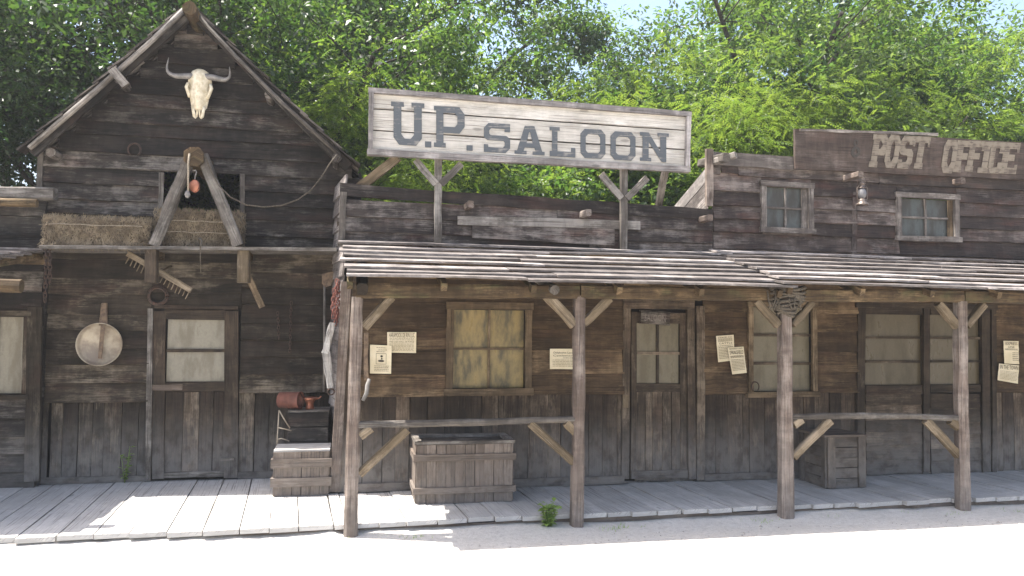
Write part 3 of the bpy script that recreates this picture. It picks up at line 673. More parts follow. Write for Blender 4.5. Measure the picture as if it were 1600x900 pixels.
# ================================================================== NEIGHBOUR (left)
nb = thing('shed', 'dark plank shed with cream window pane adjoining the barn', 'shed', (-4.4, 8.95, 0))
YN = 8.93; nx0, nx1 = -5.6, P(62, 600, YN).x
ztop = P(40, 293, YN-.1).z
nw = sheet('front_wall', nb, nx0, nx1-.02, DECK, ztop-.05, YN+.06, .02, M['dark'])
wb = box((-60, 488, 45, 622), YN)
siding(nw, nx0, nx1, DECK, ztop-.03, .19, YN, M['barn'], [wb], lap=.032)
a, b_ = P(-60, 300, YN-.12), P(87, 304, YN-.12)
plank(nb, 'top_beam', a, b_, .13, .14, M['grey'], seg=6, jit=.008, ch=.015)
tube(nb, 'log', [P(-60, 314, YN-.2), P(58, 318, YN-.2)], .045, M['beam'], 8, jit=.12)
w = window(nb, YN, (-60, 486, 47, 624), .055, 2, 1, M['barnlow'], M['cream'], muntin=.03)
bar(nb, 'corner_board', (55, 480), (50, 752), YN-.03, 20, .04, M['barnlow'], jit=.005)
sidew = MB(); sidew.plank((nx1, YN+.03, 1.3), (nx1, YN+3.6, 1.3), 2.5, .03, (1, 0, 0), seg=1, jit=0); sidew.plank((nx0, YN+.03, 1.3), (nx0, YN+3.6, 1.3), 2.5, .03, (1, 0, 0), seg=1, jit=0); sidew.plank((nx0, YN+3.6, 1.3), (nx1, YN+3.6, 1.3), 2.5, .03, seg=1, jit=0)
sidew.plank(((nx0+nx1)/2, YN+.05, 2.6), ((nx0+nx1)/2, YN+3.6, 2.45), nx1-nx0, .03, (0, 0, 1), seg=1, jit=0); sidew.build('side_wall', M['barn'], nb)
def porch_roof(par, xa, xb, yw, zw, yf, zf, rows, endj, mat, maxlen=2.2, lap=.05, xaf=None, drop=0., gaps=0.):
    d = Vector((0, yf-yw, zf-zw)); L = d.length; d.normalize(); nn = Vector((1, 0, 0)).cross(d).normalized(); nn = nn if nn.z > 0 else -nn
    nr = int((xb-xa)/.75)
    roof = plank(par, 'porch_roof', Vector((xa+.05, yw-.03, zw))-nn*.10, Vector((xb-.05, yw-.03, zw))-nn*.10, .1, .04, M['beam'], seg=6)
    for i in range(nr+1):
        x = xa+.12+(xb-xa-.24)*i/nr; plank(roof, 'rafter', Vector((x, yw, zw))-nn*.05, Vector((x, yf+.03, zf))-nn*.05+d*-.02, .05, .07, M['beam'], n=nn, seg=1)
    for r in range(rows):
        s0 = L*r/rows; s1 = L*(r+1)/rows+(lap if r < rows-1 else .02)
        xs = xa+(0 if xaf is None else xaf*(s0/L))+uj(endj); e = xb+uj(endj)
        cuts = [xs]
        while cuts[-1] < e-.05:
            nxt = cuts[-1]+random.uniform(.6, 1.3)*maxlen; cuts.append(e if e-nxt < .7 else nxt)
        for i in range(len(cuts)-1):
            zo = uj(.006); y0 = Vector((0, yw, zw))+d*s0+nn*(.0+zo); y1 = Vector((0, yw, zw))+d*(s1+uj(.012))+nn*(.034+zo+random.random()*.006)
            c = (y0+y1)/2; dd = (y1-y0); wv = dd.length; tn = Vector((1, 0, 0)).cross(dd).normalized(); tn = tn if tn.z > 0 else -tn
            dr0, dr1 = drop*(cuts[i]-xa)/(xb-xa), drop*(cuts[i+1]-xa)/(xb-xa)
            plank(roof, 'roof_board', Vector((cuts[i]+.003, c.y+uj(.008), c.z-dr0)), Vector((cuts[i+1]-.003, c.y+uj(.008), c.z-dr1)), wv, .02, mat, n=tn, seg=7, jit=.0045, bow=.008)
    return roof
porch_roof(nb, -5.6, -3.12, YN-.02, P(20, 391, YN).z, 7.24, 2.335, 7, .03, M['roof'], xaf=0)
tube(nb, 'porch_beam', [(-5.6, 7.36, 2.2), (P(34, 446, 7.36).x, 7.36, P(20, 447, 7.36).z)], .06, M['beam'], 8, smooth=False, jit=.06)
plank(nb, 'porch_post', (-3.45, 7.36, 0), (-3.45, 7.36, 2.16), .12, .12, M['post'], ch=.02)
plank(nb, 'porch_post', (-5.3, 7.36, 0), (-5.3, 7.36, 2.16), .12, .12, M['post'], ch=.02)

# ================================================================== SALOON
sal = thing('saloon_building', 'low dark plank saloon with parapet and porch under the big sign', 'building', (1.9, YW, 0))
sx0, sx1 = P(545, 600, YW).x, P(1092, 500, YW).x
zsplit = P(700, 616, YW).z; zroof = 2.70
SW = sheet('front_wall', sal, sx0, sx1, DECK, 3.1, YW+.085, .02, M['dark'])
w1o = box((699, 475, 828, 615), YW); dro = box((974, 470, 1084, 750), YW)
siding(SW, sx0+.02, sx1-.06, zsplit, 2.62, .245, YW, M['porch'], [w1o, dro], maxlen=2.6, lap=.032)
vsiding(SW, sx0+.02, sx1-.06, DECK, zsplit+.01, .165, YW+.008, M['porchlow'], [w1o, dro])
plank(sal, 'base_board', (sx0-.03, YW-.03, DECK+.05), (dro[0], YW-.03, DECK+.05), .085, .03, M['porchlow'], seg=6)
bar(sal, 'corner_board', (541, 440), (523, 768), YW-.02, 15, .05, M['post'], jit=.005)
bar(sal, 'corner_board', (552, 445), (541, 768), YW-.012, 20, .03, M['porchlow'], jit=.005)
bar(sal, 'corner_board', (1094, 478), (1094, 750), YW-.02, 14, .04, M['doorw'], jit=.004)
# side wall boards running back (splayed slightly)
s0, s1 = Vector((P(538, 400, YW).x, YW+.0, 0)), Vector((P(521, 400, 9.0).x, 9.02, 0))
sdw = MB(); sdw.plank(s0+Vector((.05, .05, 1.6)), s1+Vector((.05, 0, 1.6)), 3.1, .02, (-1, 0, 0), seg=1, jit=0); sd_ = sdw.build('side_wall', M['dark'], sal)
z = DECK
while z < 3.25:
    h = random.uniform(.15, .21); plank(sd_, 'board', s0+Vector((uj(.004), 0, z+h/2)), s1+Vector((uj(.004), 0, z+h/2)), h+.012, .02, M['roof'], n=(-1, -.05, .1), seg=3); z += h
rest = MB(); rest.plank((1.9, YW+.12, 2.95), (1.9, YW+5, 2.75), 4.2, .04, (0, 0, 1), seg=1, jit=0); rest.plank((-.2, YW+5, 1.4), (3.95, YW+5, 1.4), 2.7, .04, seg=1, jit=0); rest.plank((-.2, 9.1, 1.4), (-.2, YW+5, 1.4), 2.7, .04, (-1, 0, 0), seg=1, jit=0); rest.build('roof', M['roofdark'], sal)
# parapet
par_a, par_b = P(531, 297, YW), P(1112, 336, YW)
PA = sheet('parapet', sal, par_a.x+.05, par_b.x-.05, 2.72, 2.80, YW+.05, .03, M['dark'])
siding(PA, par_a.x+.02, par_b.x, 2.66, min(par_a.z, par_b.z)-.02, .17, YW, M['parapet'], maxlen=1.9, lap=.02, tilt=.02)
plank(sal, 'parapet_cap', par_a, par_b, .13, .07, M['parapet'], seg=10, jit=.008, n=(0, -1, 0))
bar(sal, 'corner_board', (537, 300), (533, 385), YW-.03, 10, .03, M['grey'])
bar(sal, 'patch_board', (738, 359), (960, 371), YW-.045, 26, .02, M['parapet'], jit=.006)
bar(sal, 'patch_board', (715, 344), (1000, 352), YW-.05, 14, .02, M['grey'], jit=.006)
def logend(par, px, py, out, w=.07, mat=None, Y=YW, up=0.):
    c = P(px, py, Y-out); plank(par, 'beam_end', (c.x, Y-out, c.z), (c.x-.03, Y+.3, c.z+up), w, w*1.05, mat or M['post'], n=(0, 0, 1), ch=.012, seg=3, jit=.006)
for px, py in ((736, 319), (920, 332), (1110, 340)): logend(sal, px, py, .24)
# porch
zfr = P(800, 443, 6.62).z
porch_roof(sal, P(531, 378, 8.1).x, 4.12, 8.15, 2.715, 6.63, zfr, 8, .035, M['roof'], xaf=.1)
zb_ = P(905, 456, YF).z
plank(sal, 'porch_beam', (P(556, 456, YF).x, YF, zb_-.03), (P(903, 455, YF).x, YF, zb_), .125, .12, M['beam'], seg=8, jit=.007, ch=.015)
plank(sal, 'porch_beam', (P(905, 455, YF).x, YF, zb_), (P(1204, 458, YF).x, YF, zb_+.01), .125, .12, M['beam'], seg=8, jit=.007, ch=.015)
def post(par, top, bot, w):
    a, b_ = P(*top, YF), P(*bot, YF); b_.z = .0; plank(par, 'porch_post', b_, a, w*1.1, w*1.05, M['post'], w1=w*.92, ch=w*.2, seg=9, jit=.005, bow=.008)
post(sal, (558, 464), (548, 838), .108); post(sal, (905, 462), (901, 822), .104)
for a, b_, wd in (((569, 512), (612, 464), 14), ((897, 508), (846, 452), 15), ((912, 506), (952, 466), 13)): bar(sal, 'brace', a, b_, YF, wd, .07, M['brace'], ch=.012, jit=.005)
tube(sal, 'beam_log_end', [P(867, 453, YF-.12), P(867, 453, YF-.12)+Vector((0, 1.2, .25))], .045, M['grey'], 10, smooth=False, jit=.05)
c = P(566, 452, YF-.07); plank(sal, 'beam_log_end', (c.x, YF-.1, c.z), (c.x, YF+1.2, c.z+.3), .1, .1, M['barnlow'], n=(0, 0, 1), ch=.02)
r1a, r1b = P(561, 665, YF), P(900, 656, YF)
def rail(par, a, b_, braces, blocks):
    plank(par, 'hitch_rail', P(*a, YF-.0), P(*b_, YF), .055, .075, M['grey'], seg=10, jit=.006, ch=.012, bow=.015)
    for p, q in braces: bar(par, 'rail_brace', p, q, YF+.002, 13, .06, M['brace'], ch=.012, jit=.004)
    for p, q in blocks: bar(par, 'rail_block', p, q, YF-.003, 13, .06, M['brace'], ch=.01, jit=.004)
rail(sal, (560, 664), (902, 655), [((562, 741), (636, 671)), ((828, 661), (896, 722))], [((563, 682), (580, 669)), ((884, 660), (899, 675))])
# window and door
window(sal, YW-.012, (697, 473, 830, 618), .075, 2, 2, M['frame'], M['gold'], muntin=.022)
db = MB(); Yd2 = YW-.01
strip(db, (979, 474), (976, 748), Yd2, 12, .05); strip(db, (1078, 474), (1080, 748), Yd2-.01, 12, .06); strip(db, (973, 474), (1084, 476), Yd2-.02, 16, .05)
strip(db, (990, 487), (989, 748), Yd2+.012, 9, .03); strip(db, (1067, 489), (1068, 748), Yd2+.012, 11, .03); strip(db, (994, 496), (1062, 497), Yd2+.012, 17, .03); strip(db, (993, 606), (1063, 606), Yd2+.012, 13, .03)
sdoor = db.build('door', M['doorw'], sal)
x0, z0, x1, z1 = box((994, 504, 1062, 600), Yd2); panes(sdoor, Yd2, x0, z0, x1, z1, 2, 2, M['dim'], M['doorw'], .03)
x0, z0, x1, z1 = box((993, 612, 1064, 748), Yd2); vsiding(sdoor, x0, x1, DECK+.02, z1, .115, Yd2+.02, M['doorw'])
bar(sdoor, 'worn_latch_plate', (978, 617), (977, 637), Yd2-.03, 9, .01, M['brace'])
bar(sdoor, 'kick_board', (986, 742), (1074, 740), Yd2-.01, 12, .03, M['doorw'])
# ================================================================== lettering
def letter_outlines(ch, s, hs, se, sh_, c):
    """slab serif outlines in a unit box (x,y up); s stem, hs bar, se serif width, sh_ serif height, c corner cut"""
    def oct(x0, y0, x1, y1, c): return [(x0+c, y0), (x1-c, y0), (x1, y0+c), (x1, y1-c), (x1-c, y1), (x0+c, y1), (x0, y1-c), (x0, y0+c)]
    if ch == 'O': return [oct(0, 0, 1, 1, c), oct(s, hs, 1-s, 1-hs, c*.55)]
    if ch == '.': return [[(0, 0), (1, 0), (1, 1), (0, 1)]]
    if ch == 'U': return [[(se+c, 0), (1-se-c, 0), (1-se, c), (1-se, 1-sh_), (1, 1-sh_), (1, 1), (1-2*se-s, 1), (1-2*se-s, 1-sh_), (1-se-s, 1-sh_), (1-se-s, c*.6+hs), (1-se-s-c*.6, hs), (se+s+c*.6, hs), (se+s, hs+c*.6), (se+s, 1-sh_), (2*se+s, 1-sh_), (2*se+s, 1), (0, 1), (0, 1-sh_), (se, 1-sh_), (se, c)]]
    if ch == 'P': return [[(0, 0), (2*se+s, 0), (2*se+s, sh_), (se+s, sh_), (se+s, .36), (1-c, .36), (1, .36+c), (1, 1-c), (1-c, 1), (0, 1), (0, 1-sh_), (se, 1-sh_), (se, sh_), (0, sh_)], [(se+s, .36+hs), (1-s-c*.5, .36+hs), (1-s, .36+hs+c*.5), (1-s, 1-hs-c*.5), (1-s-c*.5, 1-hs), (se+s, 1-hs)]]
    if ch == 'S': m0, m1 = .5-hs/2, .5+hs/2; return [[(0, 0), (1-c, 0), (1, c), (1, m1-c*.6), (1-c*.8, m1), (s+c*.3, m1), (s, m1+c*.3), (s, 1-hs-c*.4), (s+c*.4, 1-hs), (1-s, 1-hs), (1-s, .72), (1, .72), (1, 1), (c, 1), (0, 1-c), (0, m0+c*.6), (c*.8, m0), (1-s-c*.3, m0), (1-s, m0-c*.3), (1-s, hs+c*.4), (1-s-c*.4, hs), (s*.8, hs), (s*.8, .27), (0, .27)]]
    if ch == 'A': return [[(0, 0), (.4, 0), (.4, sh_), (.3, sh_), (.34, .24), (.66, .24), (.7, sh_), (.6, sh_), (.6, 0), (1, 0), (1, sh_), (.92, sh_), (.66, 1), (.34, 1), (.08, sh_), (0, sh_)], [(.4, .24+hs*.9), (.6, .24+hs*.9), (.52, .78), (.48, .78)]]
    if ch == 'L': return [[(0, 0), (1, 0), (1, .32), (1-s*.8, .32), (1-s*.8, hs), (se+s, hs), (se+s, 1-sh_), (2*se+s, 1-sh_), (2*se+s, 1), (0, 1), (0, 1-sh_), (se, 1-sh_), (se, hs), (0, hs)]]
    if ch == 'N': return [[(0, 0), (2*se+s, 0), (2*se+s, sh_), (se+s, sh_), (se+s, .68), (1-se-s*.75, 0), (1-se, 0), (1-se, 1-sh_), (1, 1-sh_), (1, 1), (1-2*se-s, 1), (1-2*se-s, 1-sh_), (1-se-s, 1-sh_), (1-se-s, .36), (.3, 1), (0, 1), (0, 1-sh_), (se, 1-sh_), (se, sh_), (0, sh_)]]
    if ch == 'T': return [[(.5-s/2-se, 0), (.5+s/2+se, 0), (.5+s/2+se, sh_), (.5+s/2, sh_), (.5+s/2, 1-hs), (1-.12, 1-hs), (1-.12, .68), (1, .68), (1, 1), (0, 1), (0, .68), (.12, .68), (.12, 1-hs), (.5-s/2, 1-hs), (.5-s/2, sh_), (.5-s/2-se, sh_)]]
    if ch == 'F': return [[(0, 0), (2*se+s, 0), (2*se+s, sh_), (se+s, sh_), (se+s, .4), (.78, .4), (.78, .4+hs), (se+s, .4+hs), (se+s, 1-hs), (1-.16, 1-hs), (1-.16, .68), (1, .68), (1, 1), (0, 1), (0, 1-sh_), (se, 1-sh_), (se, sh_), (0, sh_)]]
    if ch == 'E': return [[(0, 0), (1, 0), (1, .3), (.84, .3), (.84, hs), (se+s, hs), (se+s, .42), (.78, .42), (.78, .42+hs), (se+s, .42+hs), (se+s, 1-hs), (.84, 1-hs), (.84, .7), (1, .7), (1, 1), (0, 1), (0, 1-sh_), (se, 1-sh_), (se, sh_), (0, sh_)]]
    if ch == 'I': return [[(.1, 0), (.9, 0), (.9, sh_), (.5+s/2, sh_), (.5+s/2, 1-sh_), (.9, 1-sh_), (.9, 1), (.1, 1), (.1, 1-sh_), (.5-s/2, 1-sh_), (.5-s/2, sh_), (.1, sh_)]]
    if ch == 'C': return [[(c, 0), (1-c, 0), (1, c), (1, .36), (1-s, .36), (1-s, hs), (s, hs), (s, 1-hs), (1-s, 1-hs), (1-s, .64), (1, .64), (1, 1-c), (1-c, 1), (c, 1), (0, 1-c), (0, c)]]
def flat_shape(name, loops, mat, par, depth=.004):
    """loops of world points on one y plane -> filled thin solid"""
    cu = bpy.data.curves.new(name, 'CURVE'); cu.dimensions = '2D'; cu.fill_mode = 'BOTH'; cu.extrude = depth/2
    o0 = Vector(loops[0][0])
    for lp in loops:
        sp = cu.splines.new('POLY'); sp.points.add(len(lp)-1); sp.use_cyclic_u = True
        for i, p in enumerate(lp): sp.points[i].co = (p[0]-o0.x, p[2]-o0.z, 0, 1)
    tmp = bpy.data.objects.new('tmp', cu); me = bpy.data.meshes.new_from_object(tmp); bpy.data.objects.remove(tmp); bpy.data.curves.remove(cu)
    for v in me.vertices: v.co = (v.co.x, -v.co.z, v.co.y)
    me.flip_normals() if False else None
    me.name = name; me.materials.clear(); me.materials.append(mat)
    return link(bpy.data.objects.new(name, me), par, o0)
# ---- UP SALOON sign
YS = 8.0
sgn = thing('signboard', 'large pale plank sign reading U.P. SALOON on posts above the porch', 'sign', (1.9, YS, 2.7))
sa, sb_, sc_, sd2 = P(577, 138, YS), P(1077, 176, YS), P(1075, 270, YS), P(575, 243, YS)
fr = .055
L0, L1 = sa.lerp(sd2, .0), sd2
edges = [0, .30, .62, 1.]
for i in range(3):
    def q(s, v): return (sa.lerp(sd2, v) if s == 0 else sb_.lerp(sc_, v))
    v0, v1 = edges[i], edges[i+1]; m0, m1 = q(0, (v0+v1)/2), q(1, (v0+v1)/2); hh = (sa-sd2).length*(v1-v0); h1 = (sb_-sc_).length*(v1-v0)
    plank(sgn, 'sign_plank', m0+Vector((.02, .012, 0)), m1+Vector((-.02, .012, 0)), hh-.016, .024, M['sign'], w1=h1-.016, seg=9, jit=.0025)
plank(sgn, 'frame_board', sa+Vector((-.01, -.012, -fr*.5)), sb_+Vector((.01, -.012, -fr*.5)), fr, .07, M['signframe'], seg=9, jit=.004)
plank(sgn, 'frame_board', sd2+Vector((-.01, -.012, fr*.55)), sc_+Vector((.01, -.012, fr*.55)), fr*1.15, .07, M['signframe'], seg=9, jit=.004)
plank(sgn, 'frame_board', sa+Vector((fr*.4, -.016, -fr)), sd2+Vector((fr*.4, -.016, fr*1.12)), fr*.9, .07, M['signframe'], seg=4, jit=.003)
plank(sgn, 'frame_board', sb_+Vector((-fr*.4, -.016, -fr)), sc_+Vector((-fr*.4, -.016, fr*1.12)), fr*.9, .07, M['signframe'], seg=4, jit=.003)
def letters(spec, Y, mat, par, s, hs, se, sh_, c, slope, shear=0.):
    for li, (ch, x0, y0, x1, y1) in enumerate(spec):
        loops = letter_outlines(ch, s, hs, se, sh_, c); w = x1-x0; xm = (x0+x1)/2
        out = []
        for lp in loops: out.append([P(x0+u*w+shear*(v-.5), y1+(y0-y1)*v+slope*(x0+u*w-xm), Y-.0012*(li % 3)) for u, v in lp])
        flat_shape('letter', out, mat, par)
letters([('U', 611, 160, 663, 227), ('P', 678, 167, 726, 231)], YS-.0055, M['blackpaint'], sgn, .235, .15, .075, .11, .17, .063)
letters([('.', 664, 221, 674, 230.5), ('.', 729, 227, 738.5, 235.5)], YS-.0055, M['blackpaint'], sgn, .2, .2, .1, .1, .1, .06)
letters([('S', 756, 193, 797, 238.5), ('A', 804, 197, 851, 241.5), ('L', 859, 199, 899, 245), ('O', 907, 202, 946, 247.5), ('O', 954, 206, 993, 250.5), ('N', 1000, 207.5, 1045, 252.5)], YS-.0055, M['blackpaint'], sgn, .21, .175, .09, .12, .17, .058)
plank(sgn, 'backing', sa.lerp(sd2, .5)+Vector((.04, .034, 0)), sb_.lerp(sc_, .5)+Vector((-.04, .034, 0)), .62, .012, M['dark'], seg=2, jit=0)
for px, y1 in ((685, 252), (975, 272)):
    a = P(px, y1-30, YS+.06); b_ = P(px-1, 386, YS+.06); plank(sgn, 'post', Vector((b_.x, YS+.065, 2.70)), a, .075, .06, M['grey'], seg=6, jit=.004)
    for dx, dy in ((-36, -36), (36, -30)): bar(sgn, 'brace', (px+dx, 288+dy+(0 if px < 800 else 22)-2), (px+(4 if dx > 0 else -4), 288+(0 if px < 800 else 22)), YS+.04, 10, .035, M['grey'], jit=.004)
a = P(622, 246, YS+.03); plank(sgn, 'prop', a, Vector((P(562, 292, YW+.1).x, YW+.12, P(562, 292, YW+.1).z)), .09, .06, M['brace'], jit=.005)
a = P(1040, 262, YS+.03); plank(sgn, 'prop', a, Vector((a.x+.25, YW+.9, 2.9)), .07, .05, M['grey'], jit=.005)

# ---- door plaque
def text_mesh(s, p0, p1, Y, mat, par, name='lettering', depth=.001):
    cu = bpy.data.curves.new('txt', 'FONT'); cu.body = s; cu.fill_mode = 'FRONT'; cu.resolution_u = 2
    tmp = bpy.data.objects.new('tmp', cu); me = bpy.data.meshes.new_from_object(tmp); bpy.data.objects.remove(tmp); bpy.data.curves.remove(cu)
    a = np.array([v.co[:] for v in me.vertices]); lo, hi = a.min(0), a.max(0)
    A, B = Vector(p0), Vector(p1)
    for v in me.vertices:
        u, w = (v.co.x-lo[0])/(hi[0]-lo[0]), (v.co.y-lo[1])/(hi[1]-lo[1]); v.co = (u*(B.x-A.x), 0, w*(B.z-A.z))
    me.materials.clear(); me.materials.append(mat); me.name = name
    o = bpy.data.objects.new(name, me); A2 = Vector((A.x, Y, A.z)); return link(o, par, A2)
t = thing('door_plaque', 'small dark lettered wooden plaque hung on the saloon door', 'plaque', P(1023, 500, YW-.05))
bar(t, 'plate', (1001, 494), (1046, 498), YW-.05, 20, .02, M['barn'], seg=3)
for (a, b_, wd) in (((999.5, 485), (1047, 489), 2.5), ((999, 504), (1046.5, 507.5), 2.5)): bar(t, 'rim', a, b_, YW-.055, wd, .026, M['barn'], seg=2, jit=.001)
o = text_mesh('SALOON', P(1007, 501.5, YW-.063), P(1040, 491, YW-.063), YW-.063, M['pframe'], t); o.rotation_euler = (0, R(2), 0)
# ---- posters
def poster(corners, header, lines, label, Y=YW-.03, pic=None, group='old posters on the porch wall'):
    pts = [P(x, y, Y) for x, y in corners]           # tl tr br bl
    t = thing('poster', label, 'poster', pts[3].lerp(pts[2], .5), group)
    b = MB(); G = 6
    for i in range(G+1):
        for j in range(G+1):
            u, v = i/G, j/G; p = (pts[0].lerp(pts[1], u)).lerp(pts[3].lerp(pts[2], u), v); e = abs(u-.5)*2; b.v.append(p+Vector((0, -.006*(e**3)*random.random()-.001*random.random(), 0)))
    for i in range(G):
        for j in range(G):
            q = lambda a, c: a*(G+1)+c
            b.face((q(i, j), q(i, j+1), q(i+1, j+1), q(i+1, j)), [(0, 0)]*4, True)
    # thin second side gives the sheet thickness
    b.build('sheet', M['paper'], t)
    def at(u, v): return (pts[0].lerp(pts[1], u)).lerp(pts[3].lerp(pts[2], u), v)
    Yi = Y-.0085; hd = MB()
    for (u0, v0, u1, v1, s) in header:
        ang = math.atan2((pts[1]-pts[0]).z, (pts[1]-pts[0]).x); p = at(u0, v1); w = (at(u1, v1)-p).length; h = (at(u0, v0)-p).length
        o = text_mesh(s, (p.x, 0, p.z), (p.x+w, 0, p.z+h), Yi, M['ink'], t); o.rotation_euler = (0, -ang, 0)
    ln = MB()
    def quad(u0, v0, u1, v1):
        i0 = len(ln.v)
        for u, v in ((u0, v0), (u0, v1), (u1, v1), (u1, v0)):
            p = at(u, v); ln.v.append(Vector((p.x, Yi, p.z)))
        ln.face((i0, i0+1, i0+2, i0+3), [(0, 0)]*4)
    for (v, th, u0, u1) in lines:
        u = u0
        while u < u1:
            wd = random.uniform(.04, .12); quad(u, v, min(u+wd, u1), v+th); u += wd+.018
    if ln.v: ln.build('print', M['fadeink'], t)['kind'] = 'stuff'
    if pic:
        u0, v0, u1, v1 = pic; fb = MB(); ln = fb
        for a in ((u0, v0, u1, v0+.012), (u0, v1-.012, u1, v1), (u0, v0+.012, u0+.016, v1-.012), (u1-.016, v0+.012, u1, v1-.012)):
            i0 = len(fb.v)
            for u, v in ((a[0], a[1]), (a[0], a[3]), (a[2], a[3]), (a[2], a[1])): p = at(u, v); fb.v.append(Vector((p.x, Yi, p.z)))
            fb.face((i0, i0+1, i0+2, i0+3), [(0, 0)]*4)
        um, vm = (u0+u1)/2, (v0+v1)/2; du, dv = (u1-u0), (v1-v0)
        def blob(cu_, cv, ru, rv, n=12):
            i0 = len(fb.v)
            for k in range(n): a = 6.2832*k/n; p = at(cu_+ru*math.cos(a), cv-rv*math.sin(a)); fb.v.append(Vector((p.x, Yi, p.z)))
            fb.face(tuple(range(i0, i0+n)), [(0, 0)]*n)
        blob(um+.02, vm-dv*.24, du*.13, dv*.10); blob(um, vm+dv*.2, du*.32, dv*.10); blob(um+.03, vm-dv*.02, du*.07, dv*.10)
        fb.build('portrait', M['ink'], t)
    return t
body = lambda a, b, n, u0=.08, u1=.92, th=.022: [(a+(b-a)*i/n, th, u0, u1) for i in range(n)]
poster([(605, 519), (650.5, 519), (650, 551.5), (605, 551)], [(.06, .03, .94, .26, 'HARAMOCK DE RIN LUC'), (.07, .43, .93, .51, 'THE LUDS WALL DE FORGE')], body(.30, .42, 2)+body(.56, .95, 6), 'wide pale playbill with tall black heading beside the portrait poster', YW-.056)
poster([(578, 538.5), (612, 540), (611, 584), (578, 583.5)], [(.40, .14, .78, .185, 'LA CLOCHE')], body(.08, .12, 1, .3, .75)+body(.22, .26, 1, .3, .7)+body(.72, .95, 4, .2, .88), 'portrait poster of a bearded head in a square frame', YW-.074, pic=(.28, .29, .76, .67))
poster([(859, 545), (909, 545), (909, 577), (859, 576.5)], [(.1, .14, .95, .24, 'Oklahoma Lands The'), (.1, .29, .72, .38, 'Cattlemen'), (.4, .42, .95, .48, 'TOWN AND RANCH')], body(.54, .92, 5, .08, .95), 'pale notice half hidden behind the saloon porch post', YW-.056)
poster([(1118.5, 525), (1146, 523), (1148, 563), (1122, 566)], [(.1, .05, .9, .11, 'STAGE CO'), (.12, .27, .9, .33, 'CATTLE')], body(.13, .25, 3)+body(.38, .92, 9), 'tall narrow notice tucked under the Springfield poster', YW-.056)
poster([(1136.5, 543), (1161.5, 541.5), (1166.5, 582.5), (1144, 585)], [(.08, .035, .9, .085, 'REWARD LAND'), (.06, .13, .92, .27, 'SPRINGFIELD')], body(.32, .41, 3)+body(.46, .9, 8), 'crooked poster headed SPRINGFIELD overlapping a taller notice', YW-.074)
poster([(1567.5, 532.5), (1591, 533), (1592, 569), (1569, 568)], [(.12, .05, .9, .18, 'EXPRESS'), (.3, .23, .7, .3, 'LINE')], body(.34, .42, 2)+body(.5, .9, 5, .55, .95, .03), 'narrow notice above a wider one on the post office wall', YW-.056)
poster([(1560.5, 568), (1592, 571), (1590, 599.5), (1558.5, 594)], [(.06, .05, .95, .3, 'IN THE TOWN')], body(.4, .92, 7), 'slightly tilted wide notice on the post office wall', YW-.074)
# ---- harness wood pieces
t = thing('harness_hame', 'sun bleached wooden harness piece hanging at the saloon corner', 'harness', P(514, 560, 8.2))
plank(t, 'upper_arm', P(519, 504, 8.2), P(508, 552, 8.2), .055, .05, M['bleach'], ch=.01, w1=.07, seg=5, jit=.008); plank(t, 'lower_arm', P(509, 550, 8.2), P(517, 606, 8.2), .085, .05, M['bleach'], ch=.012, seg=5, jit=.008, w1=.07)
tube(t, 'iron_ring', [P(517, 612, 8.18)+Vector((.035*math.cos(a), 0, .03*math.sin(a))) for a in np.linspace(0, 6.28, 13)], .008, M['iron'], 5)
t = thing('harness_strap', 'curved wooden harness arm hung behind the porch corner post', 'harness', P(572, 590, YW-.1))
plank(t, 'strap', P(572, 520, YW-.1), P(572, 594, YW-.1), .04, .03, M['leather'], seg=4, jit=.006)
tube(t, 'arm', [P(577, 592, YW-.12), P(574, 602, YW-.13), P(573, 614, YW-.13), P(567, 626, YW-.13)], [.018, .022, .022, .018], M['bleach'], 8)
# ---- trough box
fl, frr = Zp(650, 789, DECK), Zp(800, 783, DECK)
yt = (fl.y+frr.y)/2; hT = P(725, 691, yt).z-DECK
t = slat_crate('trough', 'long slatted wooden trough with rim standing behind the hitch rail', Vector((fl.x, yt, DECK)), frr.x-fl.x, .5, hT, 10, (.13, hT-.14), M['crate'], lid=False, bh=.06)
t['category'] = 'trough'
x0, x1, z = fl.x, frr.x, DECK+hT
for (a, b_, w) in (((x0-.02, yt+.02, z), (x1+.02, yt+.02, z), .07), ((x0-.02, yt+.48, z), (x1+.02, yt+.48, z), .07)): plank(t, 'rim', a, b_, w, .03, M['grey'], n=(0, 0, 1), seg=6)
for xx in (x0+.015, x1-.015): plank(t, 'rim', (xx, yt+.06, z-.002), (xx, yt+.44, z-.002), .07, .03, M['grey'], n=(0, 0, 1), seg=3)
plank(t, 'inner_board', (x0+.04, yt+.25, z-.03), (x1-.04, yt+.25, z-.03), .38, .02, M['barn'], n=(0, 0, 1), seg=4)

# ================================================================== POST OFFICE
po = thing('post_office_building', 'dark plank post office with lettered false front and two small upper windows', 'building', (6.8, YW, 0))
px0, px1 = P(1109, 280, YW).x, 11.3
zl1 = P(1112, 250, YW).z
FW = sheet('front_wall', po, sx1, px1, DECK, 2.86, YW+.085, .02, M['dark'])
u1 = box((1189, 288, 1266, 362), YW); u2 = box((1400, 306, 1493, 375), YW)
ztp = P(1180, 252, YW).z
gapz = P(1140, 271, YW).z
slot = (P(1125, 269, YW).x, gapz-.008, P(1152, 274, YW).x, gapz+.008)
siding(FW, px0+.03, px1, 2.60, ztp, .17, YW, M['po'], [u1, u2, slot], maxlen=2.0, lap=.032)
lw1 = box((1170, 470, 1272, 620), YW); dd1 = box((1340, 478, 1550, 742), YW)
siding(FW, sx1+.04, px1, P(1200, 614, YW).z, 2.60, .235, YW, M['porch'], [lw1, dd1], maxlen=2.2, lap=.032)
vsiding(FW, sx1+.04, px1, DECK, P(1200, 614, YW).z+.008, .165, YW+.008, M['porchlow'], [lw1, dd1])
